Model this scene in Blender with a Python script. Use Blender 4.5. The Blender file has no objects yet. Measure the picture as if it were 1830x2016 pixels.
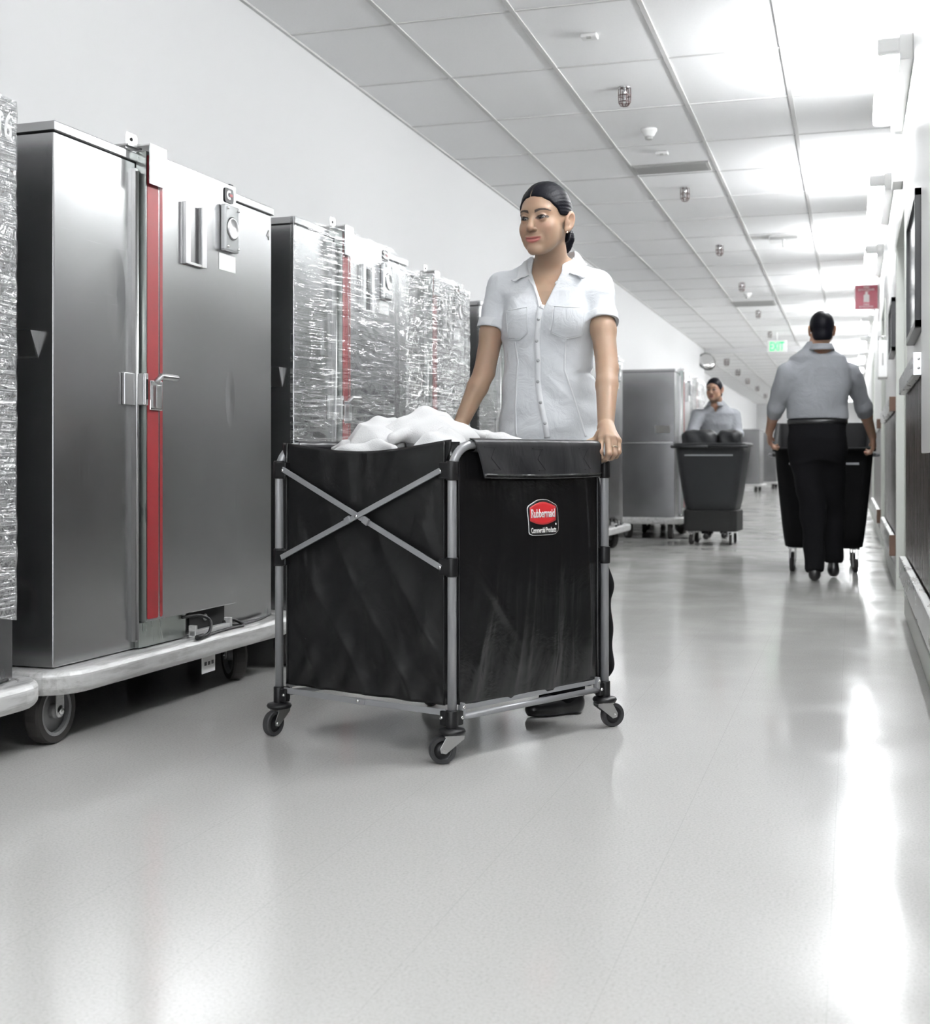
import bpy, bmesh, math, random
import numpy as np
from mathutils import Vector, Matrix

S = bpy.context.scene
COL = S.collection
random.seed(7)
# ------------------------------------------------------------------ camera, world, exposure
TH = 0.297
cT, sT = math.cos(TH), math.sin(TH)
F = 2492.0
CAMZ = 0.80
cam_d = bpy.data.cameras.new('camera')
cam = bpy.data.objects.new('camera', cam_d)
COL.objects.link(cam)
cam.location = (0, 0, CAMZ)
cam.rotation_euler = (math.pi / 2, 0, TH)
cam_d.sensor_fit = 'VERTICAL'
cam_d.sensor_height = 36.0
cam_d.lens = 36.0 * F / 2016.0
cam_d.shift_y = -100.0 / 2016.0
cam_d.clip_start = 0.05
cam_d.dof.use_dof = True
cam_d.dof.focus_distance = 3.75
cam_d.dof.aperture_fstop = 5.6
S.camera = cam

S.view_settings.view_transform = 'Standard'
S.view_settings.look = 'None'
S.view_settings.gamma = 1.0
S.view_settings.use_curve_mapping = False
S.view_settings.exposure = 0.16
S.cycles.use_denoising = True
S.cycles.max_bounces = 9
S.cycles.diffuse_bounces = 4
S.cycles.glossy_bounces = 4
S.cycles.adaptive_threshold = 0.02
S.cycles.transparent_max_bounces = 12
S.cycles.caustics_reflective = False
S.cycles.caustics_refractive = False
S.cycles.sample_clamp_indirect = 20.0

WORLD_STRENGTH = 5.2
TUBE_STRENGTH = 73.0
w = bpy.data.worlds.new('world'); S.world = w; w.use_nodes = True
bg = w.node_tree.nodes['Background']
bg.inputs[0].default_value = (0.93, 0.96, 1.0, 1); bg.inputs[1].default_value = WORLD_STRENGTH


def C(px, py, Z):
    """a point of the place from where it is seen and how far along the lens axis it stands"""
    X = (px - 915) * Z / F; h = (908 - py) * Z / F
    return Vector((X * cT - Z * sT, X * sT + Z * cT, CAMZ + h))

# ------------------------------------------------------------------ node helpers and materials
def mat(name, col=(.8, .8, .8), rough=.5, metal=0.0, spec=.5, emit=None, es=0, coat=0.0, sheen=0.0, sss=0.0, aniso=0.0):
    m = bpy.data.materials.new(name); m.use_nodes = True
    b = m.node_tree.nodes['Principled BSDF']
    b.inputs['Base Color'].default_value = (*col, 1)
    b.inputs['Roughness'].default_value = rough
    b.inputs['Metallic'].default_value = metal
    b.inputs['Specular IOR Level'].default_value = spec
    b.inputs['Coat Weight'].default_value = coat
    b.inputs['Coat Roughness'].default_value = .06
    b.inputs['Sheen Weight'].default_value = sheen
    b.inputs['Anisotropic'].default_value = aniso
    if sss:
        b.inputs['Subsurface Weight'].default_value = sss
        b.inputs['Subsurface Radius'].default_value = (.9, .35, .2)
        b.inputs['Subsurface Scale'].default_value = .012
    if emit:
        b.inputs['Emission Color'].default_value = (*emit, 1)
        b.inputs['Emission Strength'].default_value = es
    return m


class N:
    """tiny node-building helper"""
    def __init__(s, m):
        s.t = m.node_tree; s.n = s.t.nodes; s.l = s.t.links
        s.b = s.n.get('Principled BSDF'); s.out = s.n['Material Output']
    def new(s, ty, **kw):
        x = s.n.new(ty)
        for k, v in kw.items():
            setattr(x, k, v)
        return x
    def link(s, a, b): s.l.new(a, b)
    def coords(s, scale=(1, 1, 1), rot=(0, 0, 0), kind='Object'):
        tc = s.new('ShaderNodeTexCoord'); mp = s.new('ShaderNodeMapping')
        mp.inputs['Scale'].default_value = scale; mp.inputs['Rotation'].default_value = rot
        s.link(tc.outputs[kind], mp.inputs['Vector']); return mp.outputs[0]
    def noise(s, vec, scale=5, detail=3, rough=.5, dist=0):
        x = s.new('ShaderNodeTexNoise'); x.inputs['Scale'].default_value = scale
        x.inputs['Detail'].default_value = detail; x.inputs['Roughness'].default_value = rough
        x.inputs['Distortion'].default_value = dist
        s.link(vec, x.inputs['Vector']); return x.outputs['Fac']
    def ramp(s, fac, stops):
        x = s.new('ShaderNodeValToRGB'); e = x.color_ramp.elements
        while len(e) < len(stops): e.new(.5)
        for i, (p, c) in enumerate(stops):
            e[i].position = p
            e[i].color = (*c, 1) if isinstance(c, (tuple, list)) else (c, c, c, 1)
        s.link(fac, x.inputs[0]); return x.outputs[0]
    def bump(s, h, strength=.3, dist=.01, normal=None):
        x = s.new('ShaderNodeBump'); x.inputs['Strength'].default_value = strength
        x.inputs['Distance'].default_value = dist; s.link(h, x.inputs['Height'])
        if normal is not None: s.link(normal, x.inputs['Normal'])
        return x.outputs[0]
    def math(s, op, a, b=None, clamp=False):
        x = s.new('ShaderNodeMath', operation=op, use_clamp=clamp)
        for i, v in enumerate((a, b)):
            if v is None: continue
            if isinstance(v, (int, float)): x.inputs[i].default_value = v
            else: s.link(v, x.inputs[i])
        return x.outputs[0]
    def mixc(s, fac, a, b):
        x = s.new('ShaderNodeMix', data_type='RGBA')
        for i, v in ((0, fac), (6, a), (7, b)):
            if isinstance(v, (int, float)): x.inputs[i].default_value = v
            elif isinstance(v, (tuple, list)): x.inputs[i].default_value = (*v, 1)
            else: s.link(v, x.inputs[i])
        return x.outputs[2]


M = {}
# walls: painted, very faint mottling
M['wall'] = mat('wall_paint', (.665, .665, .665), .55)
n = N(M['wall']); v = n.coords((1, 1, 1)); f = n.noise(v, 260, 2)
n.link(n.bump(f, .12, .002), n.b.inputs['Normal'])
M['wallr'] = mat('wall_paint_semigloss', (.80, .80, .79), .35)
n = N(M['wallr']); v = n.coords((1, 1, 1)); f = n.noise(v, 40, 2)
n.link(n.bump(f, .05, .004), n.b.inputs['Normal'])
M['jamb'] = mat('door_jamb_paint', (.62, .64, .60), .4)
M['door'] = mat('door_leaf_paint', (.55, .56, .55), .4)
# ceiling tile: fissured mineral board
M['tile'] = mat('ceiling_tile', (.78, .78, .775), .85)
n = N(M['tile']); v = n.coords((1, 1, 1)); f = n.noise(v, 190, 3, .7)
n.link(n.ramp(f, [(.30, (.87, .87, .87)), (.5, (.93, .93, .93))]), n.b.inputs['Base Color'])
n.link(n.bump(f, .25, .003), n.b.inputs['Normal'])
M['grid'] = mat('ceiling_grid_paint', (.62, .62, .61), .6, spec=.3)
# floor: polished pale vinyl sheet with flecks, seams and uneven wax
M['floor'] = mat('polished_vinyl_floor', (.55, .55, .53), .2, spec=.42)
n = N(M['floor']); v = n.coords((1, 1, 1))
fl = n.noise(v, 170, 3, .75); big = n.noise(v, 1.3, 3, .5)
c1 = n.ramp(fl, [(.32, (.465, .46, .44)), (.48, (.58, .575, .56)), (.70, (.65, .645, .63))])
c2 = n.mixc(n.math('MULTIPLY', big, .25), c1, (.50, .50, .475))
sp = n.new('ShaderNodeTexVoronoi'); sp.inputs['Scale'].default_value = 1.1; n.link(v, sp.inputs['Vector'])
speck = n.math('LESS_THAN', sp.outputs['Distance'], .006)
sx = n.new('ShaderNodeSeparateXYZ'); n.link(v, sx.inputs[0])
def seam(axis, off, per, wd):
    a = n.math('FRACT', n.math('DIVIDE', n.math('ADD', sx.outputs[axis], off), per))
    return n.math('LESS_THAN', n.math('ABSOLUTE', n.math('SUBTRACT', a, .5)), wd / per)
s1 = seam(0, .036 + .1625 + 3.25, .325, .0007); s2 = seam(1, 10.0, .61, .0006)
sm = n.math('MAXIMUM', n.math('MULTIPLY', s1, .22), n.math('MAXIMUM', n.math('MULTIPLY', s2, .10), speck))
n.link(n.mixc(sm, c2, (.22, .21, .19)), n.b.inputs['Base Color'])
rg = n.noise(v, 2.2, 4, .6)
n.link(n.ramp(rg, [(.35, .10), (.65, .20)]), n.b.inputs['Roughness'])
wv = n.noise(n.coords((1, 1, 1)), 3.2, 3, .5); w2 = n.noise(n.coords((14, 1.2, 1)), 2.2, 3, .6)
hb = n.math('ADD', n.math('MULTIPLY', wv, 1.0), n.math('MULTIPLY', w2, .15))
n.link(n.bump(hb, .075, .012), n.b.inputs['Normal'])

def steel(name, base=(.36, .36, .365), r0=.20, r1=.30, dents=.10, vertical=True):
    m = mat(name, base, .28, metal=.93)
    n = N(m); v = n.coords((3, 3, .45) if vertical else (1, 1, 60))
    br = n.noise(n.coords((40, 40, 1.0)), 3, 3, .6)
    sm_ = n.noise(n.coords((1, 1, 1)), 2.6, 3, .55)
    scr = n.noise(n.coords((1.2, 1.2, 70), (0.02, 0.05, 0)), 3.2, 2, .5)
    fine = n.math('ADD', n.math('MULTIPLY', br, .25), n.math('MULTIPLY', sm_, .8))
    n.link(n.ramp(fine, [(.35, r0), (.85, r1)]), n.b.inputs['Roughness'])
    sc = n.ramp(scr, [(.70, 0.0), (.76, 1.0)])
    n.link(n.mixc(n.math('MULTIPLY', sc, .30), base, tuple(min(1, c * 1.5) for c in base)), n.b.inputs['Base Color'])
    dent = n.noise(n.coords((1.0, 1.0, .9)), 1.6, 1, .4)
    b1 = n.bump(dent, dents, .05)
    # two knocked-in dents low on the door side
    gm = n.new('ShaderNodeTexCoord')
    last = b1
    for (dx, dy, dz), rad_ in (((.915, -.038, 1.02), .07), ((.30, 0, 1.30), .10)):
        sb = n.new('ShaderNodeVectorMath', operation='SUBTRACT'); n.link(gm.outputs['Object'], sb.inputs[0]); sb.inputs[1].default_value = (dx, dy, dz)
        sc_ = n.new('ShaderNodeVectorMath', operation='MULTIPLY'); n.link(sb.outputs[0], sc_.inputs[0]); sc_.inputs[1].default_value = (2.2, 1, .7)
        ln_ = n.new('ShaderNodeVectorMath', operation='LENGTH'); n.link(sc_.outputs[0], ln_.inputs[0])
        hh = n.ramp(ln_.outputs['Value'], [(0.0, 0.0), (rad_, 1.0)]); last = n.bump(hh, .5, .006, last)
    n.link(last, n.b.inputs['Normal'])
    return m
M['steel'] = steel('brushed_stainless_steel')
M['steel2'] = steel('galvanised_door_edge', (.42, .45, .43), .25, .4, .1)
M['steeld'] = mat('latch_steel', (.50, .50, .50), .3, metal=1.0)
M['chrome'] = mat('bright_chrome', (.75, .75, .76), .12, metal=1.0)
M['bolt'] = mat('zinc_bolt', (.7, .7, .7), .25, metal=1.0)
M['bumper'] = mat('pale_bumper_rail', (.60, .60, .60), .38, metal=.25)
n = N(M['bumper']); v = n.coords((1, 6, 6)); f = n.noise(v, 7, 4, .65)
n.link(n.ramp(f, [(.28, (.38, .38, .375)), (.5, (.60, .60, .595)), (.75, (.70, .70, .70))]), n.b.inputs['Base Color'])
M['black'] = mat('black_plastic', (.006, .006, .007), .40, spec=.4)
M['blackm'] = mat('black_matte', (.008, .008, .008), .7)
M['rubber'] = mat('dark_rubber', (.030, .027, .026), .65)
M['hubgrey'] = mat('grey_wheel_hub', (.22, .22, .225), .45)
M['tyre'] = mat('grey_tyre', (.035, .035, .037), .55)
M['red'] = mat('red_tape', (.24, .013, .017), .42)
M['gtube'] = mat('grey_powder_coated_tube', (.30, .305, .315), .33, metal=.25)
M['cord'] = mat('black_cord', (.015, .015, .016), .45)
M['white'] = mat('white_plastic', (.80, .80, .79), .35)
M['paper'] = mat('paper_label', (.85, .85, .84), .7)
M['glass'] = mat('clear_gauge_glass', (.55, .56, .57), .08, metal=.5)
M['frame'] = mat('picture_frame_black', (.015, .016, .018), .3)
M['print'] = mat('picture_print', (.35, .37, .38), .12)
M['wood'] = mat('wood_end_grain', (.14, .08, .055), .6)
M['tan'] = mat('tan_door_edge', (.58, .44, .33), .5)
M['toe'] = mat('grey_cove_base', (.42, .43, .40), .35)
M['kick'] = mat('scuffed_aluminium_rail', (.55, .55, .54), .22, metal=.7)
n = N(M['kick']); f = n.noise(n.coords((6, 1, 6)), 3, 3, .5)
n.link(n.ramp(f, [(.3, .24), (.7, .36)]), n.b.inputs['Roughness']); M['wains'] = mat('dark_laminate_wainscot', (.06, .048, .042), .28, spec=.25)
n = N(M['wains']); f = n.noise(n.coords((1, 26, .6)), 5, 4, .6)
n.link(n.ramp(f, [(.35, (.024, .017, .014)), (.6, (.06, .042, .034)), (.72, (.16, .11, .085))]), n.b.inputs['Base Color'])
n.link(n.ramp(f, [(.3, .20), (.8, .38)]), n.b.inputs['Roughness'])
M['lamp'] = mat('glowing_lamp_diffuser', (.9, .9, .9), .4, emit=(.96, .98, 1.0), es=TUBE_STRENGTH)
M['exit'] = mat('glowing_green_exit_letters', (.02, .5, .12), .4, emit=(.03, 1.0, .22), es=1.1)
M['mirror'] = mat('convex_mirror_glass', (.8, .8, .8), .02, metal=1.0)
M['vent'] = mat('grey_vent_metal', (.42, .42, .41), .45)
M['signred'] = mat('maroon_sign_face', (.42, .07, .11), .4)
M['signw'] = mat('white_sign_print', (.85, .82, .82), .5)
M['gold'] = mat('gold_ring', (.85, .78, .60), .15, metal=1.0)

# clear stretch film: thin glossy layer full of tight streaks
def film(name, dens, rot, milk, creas=14, crw=.55, zfade=1.25):
    m = mat(name, (.8, .8, .8)); n = N(m)
    n.n.remove(n.b)
    st1 = n.noise(n.coords((.8, .8, 24), rot), 2.0, 2, .5, .08)
    st2 = n.noise(n.coords((1.1, 1.1, 17), (rot[0], -rot[1] * 1.4 + .2, rot[2])), 2.3, 2, .5, .12)
    cr = n.noise(n.coords((1, 1, 1)), creas, 2, .5, 1.0)
    zn = n.ramp(n.noise(n.coords((1.0, 1.0, 1.7)), 1.9, 2), [(.42, 0.0), (.60, 1.0)])
    zz = n.new('ShaderNodeSeparateXYZ'); n.link(n.coords(), zz.inputs[0])
    hi = n.new('ShaderNodeMapRange'); hi.inputs['From Min'].default_value = zfade; hi.inputs['From Max'].default_value = zfade + .35
    hi.inputs['To Min'].default_value = 1.0; hi.inputs['To Max'].default_value = .10; n.link(zz.outputs[2], hi.inputs['Value'])
    zone = n.math('ADD', n.math('MULTIPLY', n.math('ADD', n.math('MULTIPLY', zn, .75), .25), hi.outputs[0]), .04)
    ridge = n.math('ADD', n.ramp(st1, [(.50, 0.0), (.58, 1.0), (.62, .2)]), n.ramp(st2, [(.52, 0.0), (.60, 1.0), (.64, .1)]))
    h = n.math('ADD', n.math('MULTIPLY', ridge, .28), n.math('MULTIPLY', cr, crw))
    nb = n.bump(n.math('MULTIPLY', h, zone), .9, .035)
    gl = n.new('ShaderNodeBsdfGlossy'); gl.inputs['Roughness'].default_value = .10
    gl.inputs['Color'].default_value = (1, 1, 1, 1); n.link(nb, gl.inputs['Normal'])
    tr = n.new('ShaderNodeBsdfTransparent'); tr.inputs['Color'].default_value = (.97, .98, .98, 1)
    df = n.new('ShaderNodeBsdfDiffuse'); df.inputs['Color'].default_value = (.85, .87, .88, 1)
    lines = n.ramp(st1, [(.53, 0.0), (.575, 1.0), (.60, .1)])
    lines2 = n.ramp(st2, [(.55, 0.0), (.60, 1.0), (.62, .1)])
    ln = n.math('MULTIPLY', n.math('MAXIMUM', lines, lines2), zone)
    fac = n.math('ADD', n.math('MULTIPLY', ln, .60 * dens), .20 * dens, clamp=True)
    m1 = n.new('ShaderNodeMixShader'); n.link(fac, m1.inputs[0]); n.link(tr.outputs[0], m1.inputs[1]); n.link(gl.outputs[0], m1.inputs[2])
    m2 = n.new('ShaderNodeMixShader'); m2.inputs[0].default_value = milk
    n.link(m1.outputs[0], m2.inputs[1]); n.link(df.outputs[0], m2.inputs[2]); n.link(m2.outputs[0], n.out.inputs[0])
    return m
M['film'] = film('clear_stretch_film', .62, (0, .22, 0), .025, 10, .28, 1.00)
M['film2'] = film('dense_stretch_film', 1.7, (0, -.28, 0), .12, 22, .9, 1.45)
M['filmv'] = film('creased_stretch_film', 1.5, (0, .35, 0), .07, 18, 1.2, 1.60)

M['vinyl'] = mat('black_vinyl_bag', (.0075, .0075, .008), .27, spec=.5)
n = N(M['vinyl'])
f1 = n.noise(n.coords((5, 5, 1.0)), 2.1, 3, .5, .3); f2 = n.noise(n.coords((1, 1, 1)), 9, 4, .6, .6); f3 = n.noise(n.coords((1, 1, 1)), 420, 2)
b1 = n.bump(n.math('ADD', f1, n.math('MULTIPLY', f2, .16)), .42, .035); n.link(n.bump(f3, .08, .001, b1), n.b.inputs['Normal'])
M['vinylf'] = mat('black_vinyl_front', (.006, .006, .0065), .33, spec=.42)
n = N(M['vinylf'])
f1 = n.noise(n.coords((2.2, 2.2, 1.6), (.5, .3, .2)), 2.4, 2, .5, .9); f2 = n.noise(n.coords((1, 1, 1)), 11, 3, .6, .8); f3 = n.noise(n.coords((1, 1, 1)), 420, 2)
b1 = n.bump(n.math('ADD', f1, n.math('MULTIPLY', f2, .10)), .40, .05); n.link(n.bump(f3, .08, .001, b1), n.b.inputs['Normal'])
M['flap'] = mat('black_vinyl_flap', (.020, .020, .022), .33)
n = N(M['flap']); f2 = n.noise(n.coords((2, 2, 1)), 6, 3, .5, .8); n.link(n.bump(f2, .2, .02), n.b.inputs['Normal'])
M['terry'] = mat('white_terry_towel', (.68, .68, .68), .95, sheen=.2)
n = N(M['terry']); f = n.noise(n.coords((1, 1, 1)), 330, 2, .7); n.link(n.bump(f, .55, .0035), n.b.inputs['Normal'])
M['shirt'] = mat('white_cotton_shirt', (.66, .68, .705), .8, sss=0)
n = N(M['shirt']); f = n.noise(n.coords((1, 1, 1)), 16, 4, .55, .8); g = n.noise(n.coords((1, 1, 1)), 600, 1)
n.link(n.bump(n.math('ADD', f, n.math('MULTIPLY', g, .03)), .45, .014), n.b.inputs['Normal'])
M['trim'] = mat('white_shirt_trim', (.73, .745, .765), .8)
M['button'] = mat('pearl_button', (.42, .43, .44), .25)
M['trouser'] = mat('black_trousers', (.007, .007, .008), .9, spec=.1)
M['shoe'] = mat('black_leather_shoe', (.008, .008, .009), .28)
M['greyshirt'] = mat('grey_work_shirt', (.27, .28, .30), .85)
n = N(M['greyshirt']); f = n.noise(n.coords((1, 1, 1)), 9, 4, .55, .6); n.link(n.bump(f, .6, .03), n.b.inputs['Normal'])
M['hair'] = mat('black_hair', (.004, .004, .007), .45, spec=.12)
n = N(M['hair'])
f = n.noise(n.coords((60, 9, 60)), 3.0, 3, .6, .2); n.link(n.bump(f, .22, .004), n.b.inputs['Normal'])
M['eye'] = mat('eye_white', (.40, .38, .37), .15)
M['iris'] = mat('dark_brown_iris', (.012, .008, .006), .08)
M['lip'] = mat('lips', (.5, .18, .16), .4)
M['tub'] = mat('black_moulded_plastic', (.006, .006, .0065), .7, spec=.12)
M['tubg'] = mat('dark_grey_moulded_plastic', (.022, .023, .025), .5, spec=.3)

def skin_mat(name, base, dark, lip):
    m = mat(name, base, .48, sss=.25, spec=.4); n = N(m)
    a = n.new('ShaderNodeVertexColor'); a.layer_name = 'tint'
    sp_ = n.new('ShaderNodeSeparateColor'); n.link(a.outputs[0], sp_.inputs[0])
    mott = n.noise(n.coords((1, 1, 1)), 42, 3, .6)
    c0 = n.mixc(n.math('MULTIPLY', mott, .30), base, tuple(c * .78 for c in base))
    cb = n.mixc(n.math('MULTIPLY', sp_.outputs[2], .30), c0, (base[0], base[1] * .72, base[2] * .70))
    c1 = n.mixc(sp_.outputs[0], cb, lip)
    c2 = n.mixc(sp_.outputs[1], c1, dark)
    n.link(c2, n.b.inputs['Base Color'])
    g = n.noise(n.coords((1, 1, 1)), 210, 2); n.link(n.bump(g, .10, .002), n.b.inputs['Normal'])
    return m
M['cage'] = mat('dark_wire_cage', (.10, .06, .055), .45, metal=.3)
M['skin'] = skin_mat('woman_skin', (.385, .258, .180), (.035, .022, .018), (.42, .12, .12))
M['skin2'] = skin_mat('tan_skin', (.36, .21, .145), (.02, .014, .012), (.28, .10, .09))

# ------------------------------------------------------------------ mesh helpers
class MB:
    def __init__(s): s.v = []; s.f = []; s.smooth = []; s.mi = []; s.cur = 0
    def add(s, vs, fs, smooth=False):
        o = len(s.v); s.v += [tuple(p) for p in vs]
        for f in fs:
            s.f.append([i + o for i in f]); s.smooth.append(smooth); s.mi.append(s.cur)
        return s
    def box(s, x0, x1, y0, y1, z0, z1):
        return s.hexa([(x0, y0), (x1, y0), (x1, y1), (x0, y1)], z0, z1)
    def hexa(s, pts, z0, z1, pts2=None):
        """prism over a ground polygon (counter-clockwise)"""
        k = len(pts); pts2 = pts2 or pts
        vs = [(p[0], p[1], z0) for p in pts] + [(p[0], p[1], z1) for p in pts2]
        fs = [list(range(k))[::-1], list(range(k, 2 * k))] + [[i, (i + 1) % k, k + (i + 1) % k, k + i] for i in range(k)]
        return s.add(vs, fs)
    def beam(s, a, b, wd, ht, up=(0, 0, 1)):
        a, b = Vector(a), Vector(b); d = (b - a).normalized(); u = Vector(up); r = d.cross(u).normalized(); u = r.cross(d)
        vs = []
        for p in (a, b):
            for i, j in ((-1, -1), (1, -1), (1, 1), (-1, 1)):
                vs.append(p + r * (i * wd / 2) + u * (j * ht / 2))
        return s.add(vs, [[0, 1, 2, 3], [7, 6, 5, 4], [0, 4, 5, 1], [1, 5, 6, 2], [2, 6, 7, 3], [3, 7, 4, 0]])
    def tube(s, path, r, seg=14, cap=True, closed=False):
        path = [Vector(p) for p in path]; k = len(path)
        rs = r if isinstance(r, (list, tuple)) else [r] * k
        d0 = (path[1] - path[0]).normalized(); ref = Vector((0, 0, 1)) if abs(d0.z) < .9 else Vector((1, 0, 0))
        nrm = d0.cross(ref).normalized(); vs = []
        for i, p in enumerate(path):
            a = path[(i - 1) % k] if (i or closed) else p; b = path[(i + 1) % k] if (i < k - 1 or closed) else p
            d = (b - a).normalized(); nrm = (nrm - d * nrm.dot(d)).normalized(); bi = d.cross(nrm)
            for j in range(seg):
                t = 2 * math.pi * j / seg
                vs.append(p + (nrm * math.cos(t) + bi * math.sin(t)) * rs[i])
        fs = []
        for i in range(k if closed else k - 1):
            for j in range(seg):
                a = i * seg + j; b = i * seg + (j + 1) % seg; c = ((i + 1) % k) * seg
                fs.append([a, b, c + (j + 1) % seg, c + j])
        s.add(vs, fs, True)
        if cap and not closed:
            o = len(s.v) - len(vs)
            s.f.append([o + j for j in range(seg)][::-1]); s.smooth.append(False); s.mi.append(s.cur)
            s.f.append([o + (k - 1) * seg + j for j in range(seg)]); s.smooth.append(False); s.mi.append(s.cur)
        return s
    def cyl(s, a, b, r, seg=20): return s.tube([a, b], r, seg)
    def lathe(s, prof, c=(0, 0, 0), axis='z', seg=28, smooth=True, ring=False):
        c = Vector(c); vs = []; k = len(prof)
        for r, h in prof:
            for j in range(seg):
                t = 2 * math.pi * j / seg; q = (r * math.cos(t), r * math.sin(t), h)
                if axis == 'x': q = (q[2], q[0], q[1])
                if axis == 'y': q = (q[1], q[2], q[0])
                vs.append(c + Vector(q))
        fs = []
        for i in range(k - 1):
            for j in range(seg):
                a = i * seg + j; b = i * seg + (j + 1) % seg
                fs.append([a, b, b + seg, a + seg])
        if ring:
            for j in range(seg):
                a = (k - 1) * seg + j; b = (k - 1) * seg + (j + 1) % seg; fs.append([a, b, (j + 1) % seg, j])
        else:
            fs.append(list(range(seg))[::-1]); fs.append([(k - 1) * seg + j for j in range(seg)])
        return s.add(vs, fs, smooth)
    def grid(s, fn, nu, nv, smooth=True):
        vs = [fn(i / nu, j / nv) for j in range(nv + 1) for i in range(nu + 1)]
        fs = [[j * (nu + 1) + i, j * (nu + 1) + i + 1, (j + 1) * (nu + 1) + i + 1, (j + 1) * (nu + 1) + i] for j in range(nv) for i in range(nu)]
        return s.add(vs, fs, smooth)
    def xf(s, m): s.v = [tuple(m @ Vector(p)) for p in s.v]; return s
    def build(s, name, m, parent=None, bevel=0, solid=0, seg=2, subd=0):
        me = bpy.data.meshes.new(name); me.from_pydata(s.v, [], s.f); me.update()
        for mm in (m if isinstance(m, (list, tuple)) else [m]): me.materials.append(mm)
        me.polygons.foreach_set('use_smooth', s.smooth); me.polygons.foreach_set('material_index', s.mi)
        o = bpy.data.objects.new(name, me); COL.objects.link(o)
        if parent is not None: o.parent = parent
        if solid:
            md = o.modifiers.new('solid', 'SOLIDIFY'); md.thickness = solid; md.offset = 0
        if bevel:
            md = o.modifiers.new('bevel', 'BEVEL'); md.width = bevel; md.segments = seg; md.limit_method = 'ANGLE'; md.angle_limit = .6
            md.harden_normals = False
        if subd:
            md = o.modifiers.new('sub', 'SUBSURF'); md.levels = subd; md.render_levels = subd
        return o


def tag(o, label=None, cat=None, group=None, kind=None):
    for k, v_ in (('label', label), ('category', cat), ('group', group), ('kind', kind)):
        if v_: o[k] = v_
    return o
def empty(name, loc=(0, 0, 0), rz=0.0):
    o = bpy.data.objects.new(name, None); COL.objects.link(o); o.location = loc; o.rotation_euler = (0, 0, rz)
    o.empty_display_size = .1; return o
def struct(o): o['kind'] = 'structure'; return o
def kids(o): return [c for c in bpy.data.objects if c.parent == o]
def copy_tree(o, parent=None):
    c = o.copy(); COL.objects.link(c)
    if parent is not None: c.parent = parent
    for ch in kids(o): copy_tree(ch, c)
    return c
def rrect(x0, x1, y0, y1, r, k=4):
    pts = []
    for cx, cy, a0 in ((x1 - r, y0 + r, -90), (x1 - r, y1 - r, 0), (x0 + r, y1 - r, 90), (x0 + r, y0 + r, 180)):
        for i in range(k + 1):
            a = math.radians(a0 + 90 * i / k); pts.append((cx + r * math.cos(a), cy + r * math.sin(a)))
    return pts
def text_mesh(name, txt, m, width, height, loc, rot, parent, bold=0.0, ext=.0008):
    cu = bpy.data.curves.new(name, 'FONT'); cu.body = txt; cu.size = 1.0; cu.extrude = 0; cu.offset = bold
    cu.align_x = 'CENTER'; cu.align_y = 'CENTER'; cu.resolution_u = 5
    tmp = bpy.data.objects.new(name, cu); COL.objects.link(tmp)
    dg = bpy.context.evaluated_depsgraph_get(); dg.update()
    me = bpy.data.meshes.new_from_object(tmp.evaluated_get(dg)); bpy.data.objects.remove(tmp)
    co = np.array([v_.co[:] for v_ in me.vertices]); mn, mx = co.min(0), co.max(0)
    co = (co - (mn + mx) / 2); co[:, 0] *= width / (mx[0] - mn[0]); co[:, 1] *= height / (mx[1] - mn[1])
    me.vertices.foreach_set('co', co.ravel()); me.name = name
    me.materials.clear(); me.materials.append(m)
    o = bpy.data.objects.new(name, me); COL.objects.link(o); o.parent = parent
    o.matrix_local = Matrix.Translation(loc) @ rot
    md = o.modifiers.new('solid', 'SOLIDIFY'); md.thickness = ext; md.offset = 1
    return o
# ------------------------------------------------------------------ the room
XL, XR, XL2, ZC, ZC2 = -2.76, 0.27, -3.35, 2.98, 2.88
Y0, YS, YE = -7.0, 24.9, 47.5
struct(MB().box(XL2 - .3, XR + .6, Y0, YE + .3, -.12, 0).build('floor', M['floor']))
struct(MB().box(XL2 - .3, XR + .6, Y0, YS + .001, ZC, ZC + .1).build('ceiling', M['tile']))
struct(MB().box(XL2 - .3, XR + .6, YS, YE + .3, ZC2, ZC2 + .1).build('ceiling', M['tile']))
struct(MB().box(XL2 - .3, XR + .6, YS - .06, YS, ZC2 - .0, ZC).build('trim_1', M['wall']))
struct(MB().box(XL - .75, XL, Y0, YS, 0, ZC).build('wall_left', M['wall']))
struct(MB().box(XL2 - .2, XL2, YS, YE, 0, ZC2).build('wall_left', M['wall']))
struct(MB().box(XL2 - .2, XR + .6, YE, YE + .2, 0, ZC2).build('wall_back', M['wall']))
# right wall with two door recesses
RECESS = [(6.99, 8.32), (11.35, 12.6), (17.2, 18.4)]
wr = MB(); y = Y0
for a, b in RECESS:
    wr.box(XR, XR + .45, y, a, 0, ZC); wr.box(XR, XR + .45, a, b, 2.14, ZC); y = b
wr.box(XR, XR + .45, y, YE, 0, ZC)
struct(wr.build('wall_right', M['wallr']))
for i, (a, b) in enumerate(RECESS):
    d = struct(MB().box(XR + .13, XR + .18, a + .02, b - .02, .006, 2.12).build('door_%d' % (i + 1), M['door'], bevel=.003))
    struct(MB().box(XR + .10, XR + .13, a + .10, a + .20, 1.0, 1.06).cyl((XR + .10, a + .15, 1.03), (XR + .06, a + .15, 1.03), .012).build('door_handle', M['steeld'], d))
    j = MB().box(XR - .012, XR + .13, b - .012, b + .055, 0, 2.19).box(XR - .012, XR + .13, a - .055, a + .012, 0, 2.19).box(XR - .012, XR + .13, a, b, 2.128, 2.19)
    struct(j.build('trim_%d' % (i + 2), M['jamb'], bevel=.003))
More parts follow.
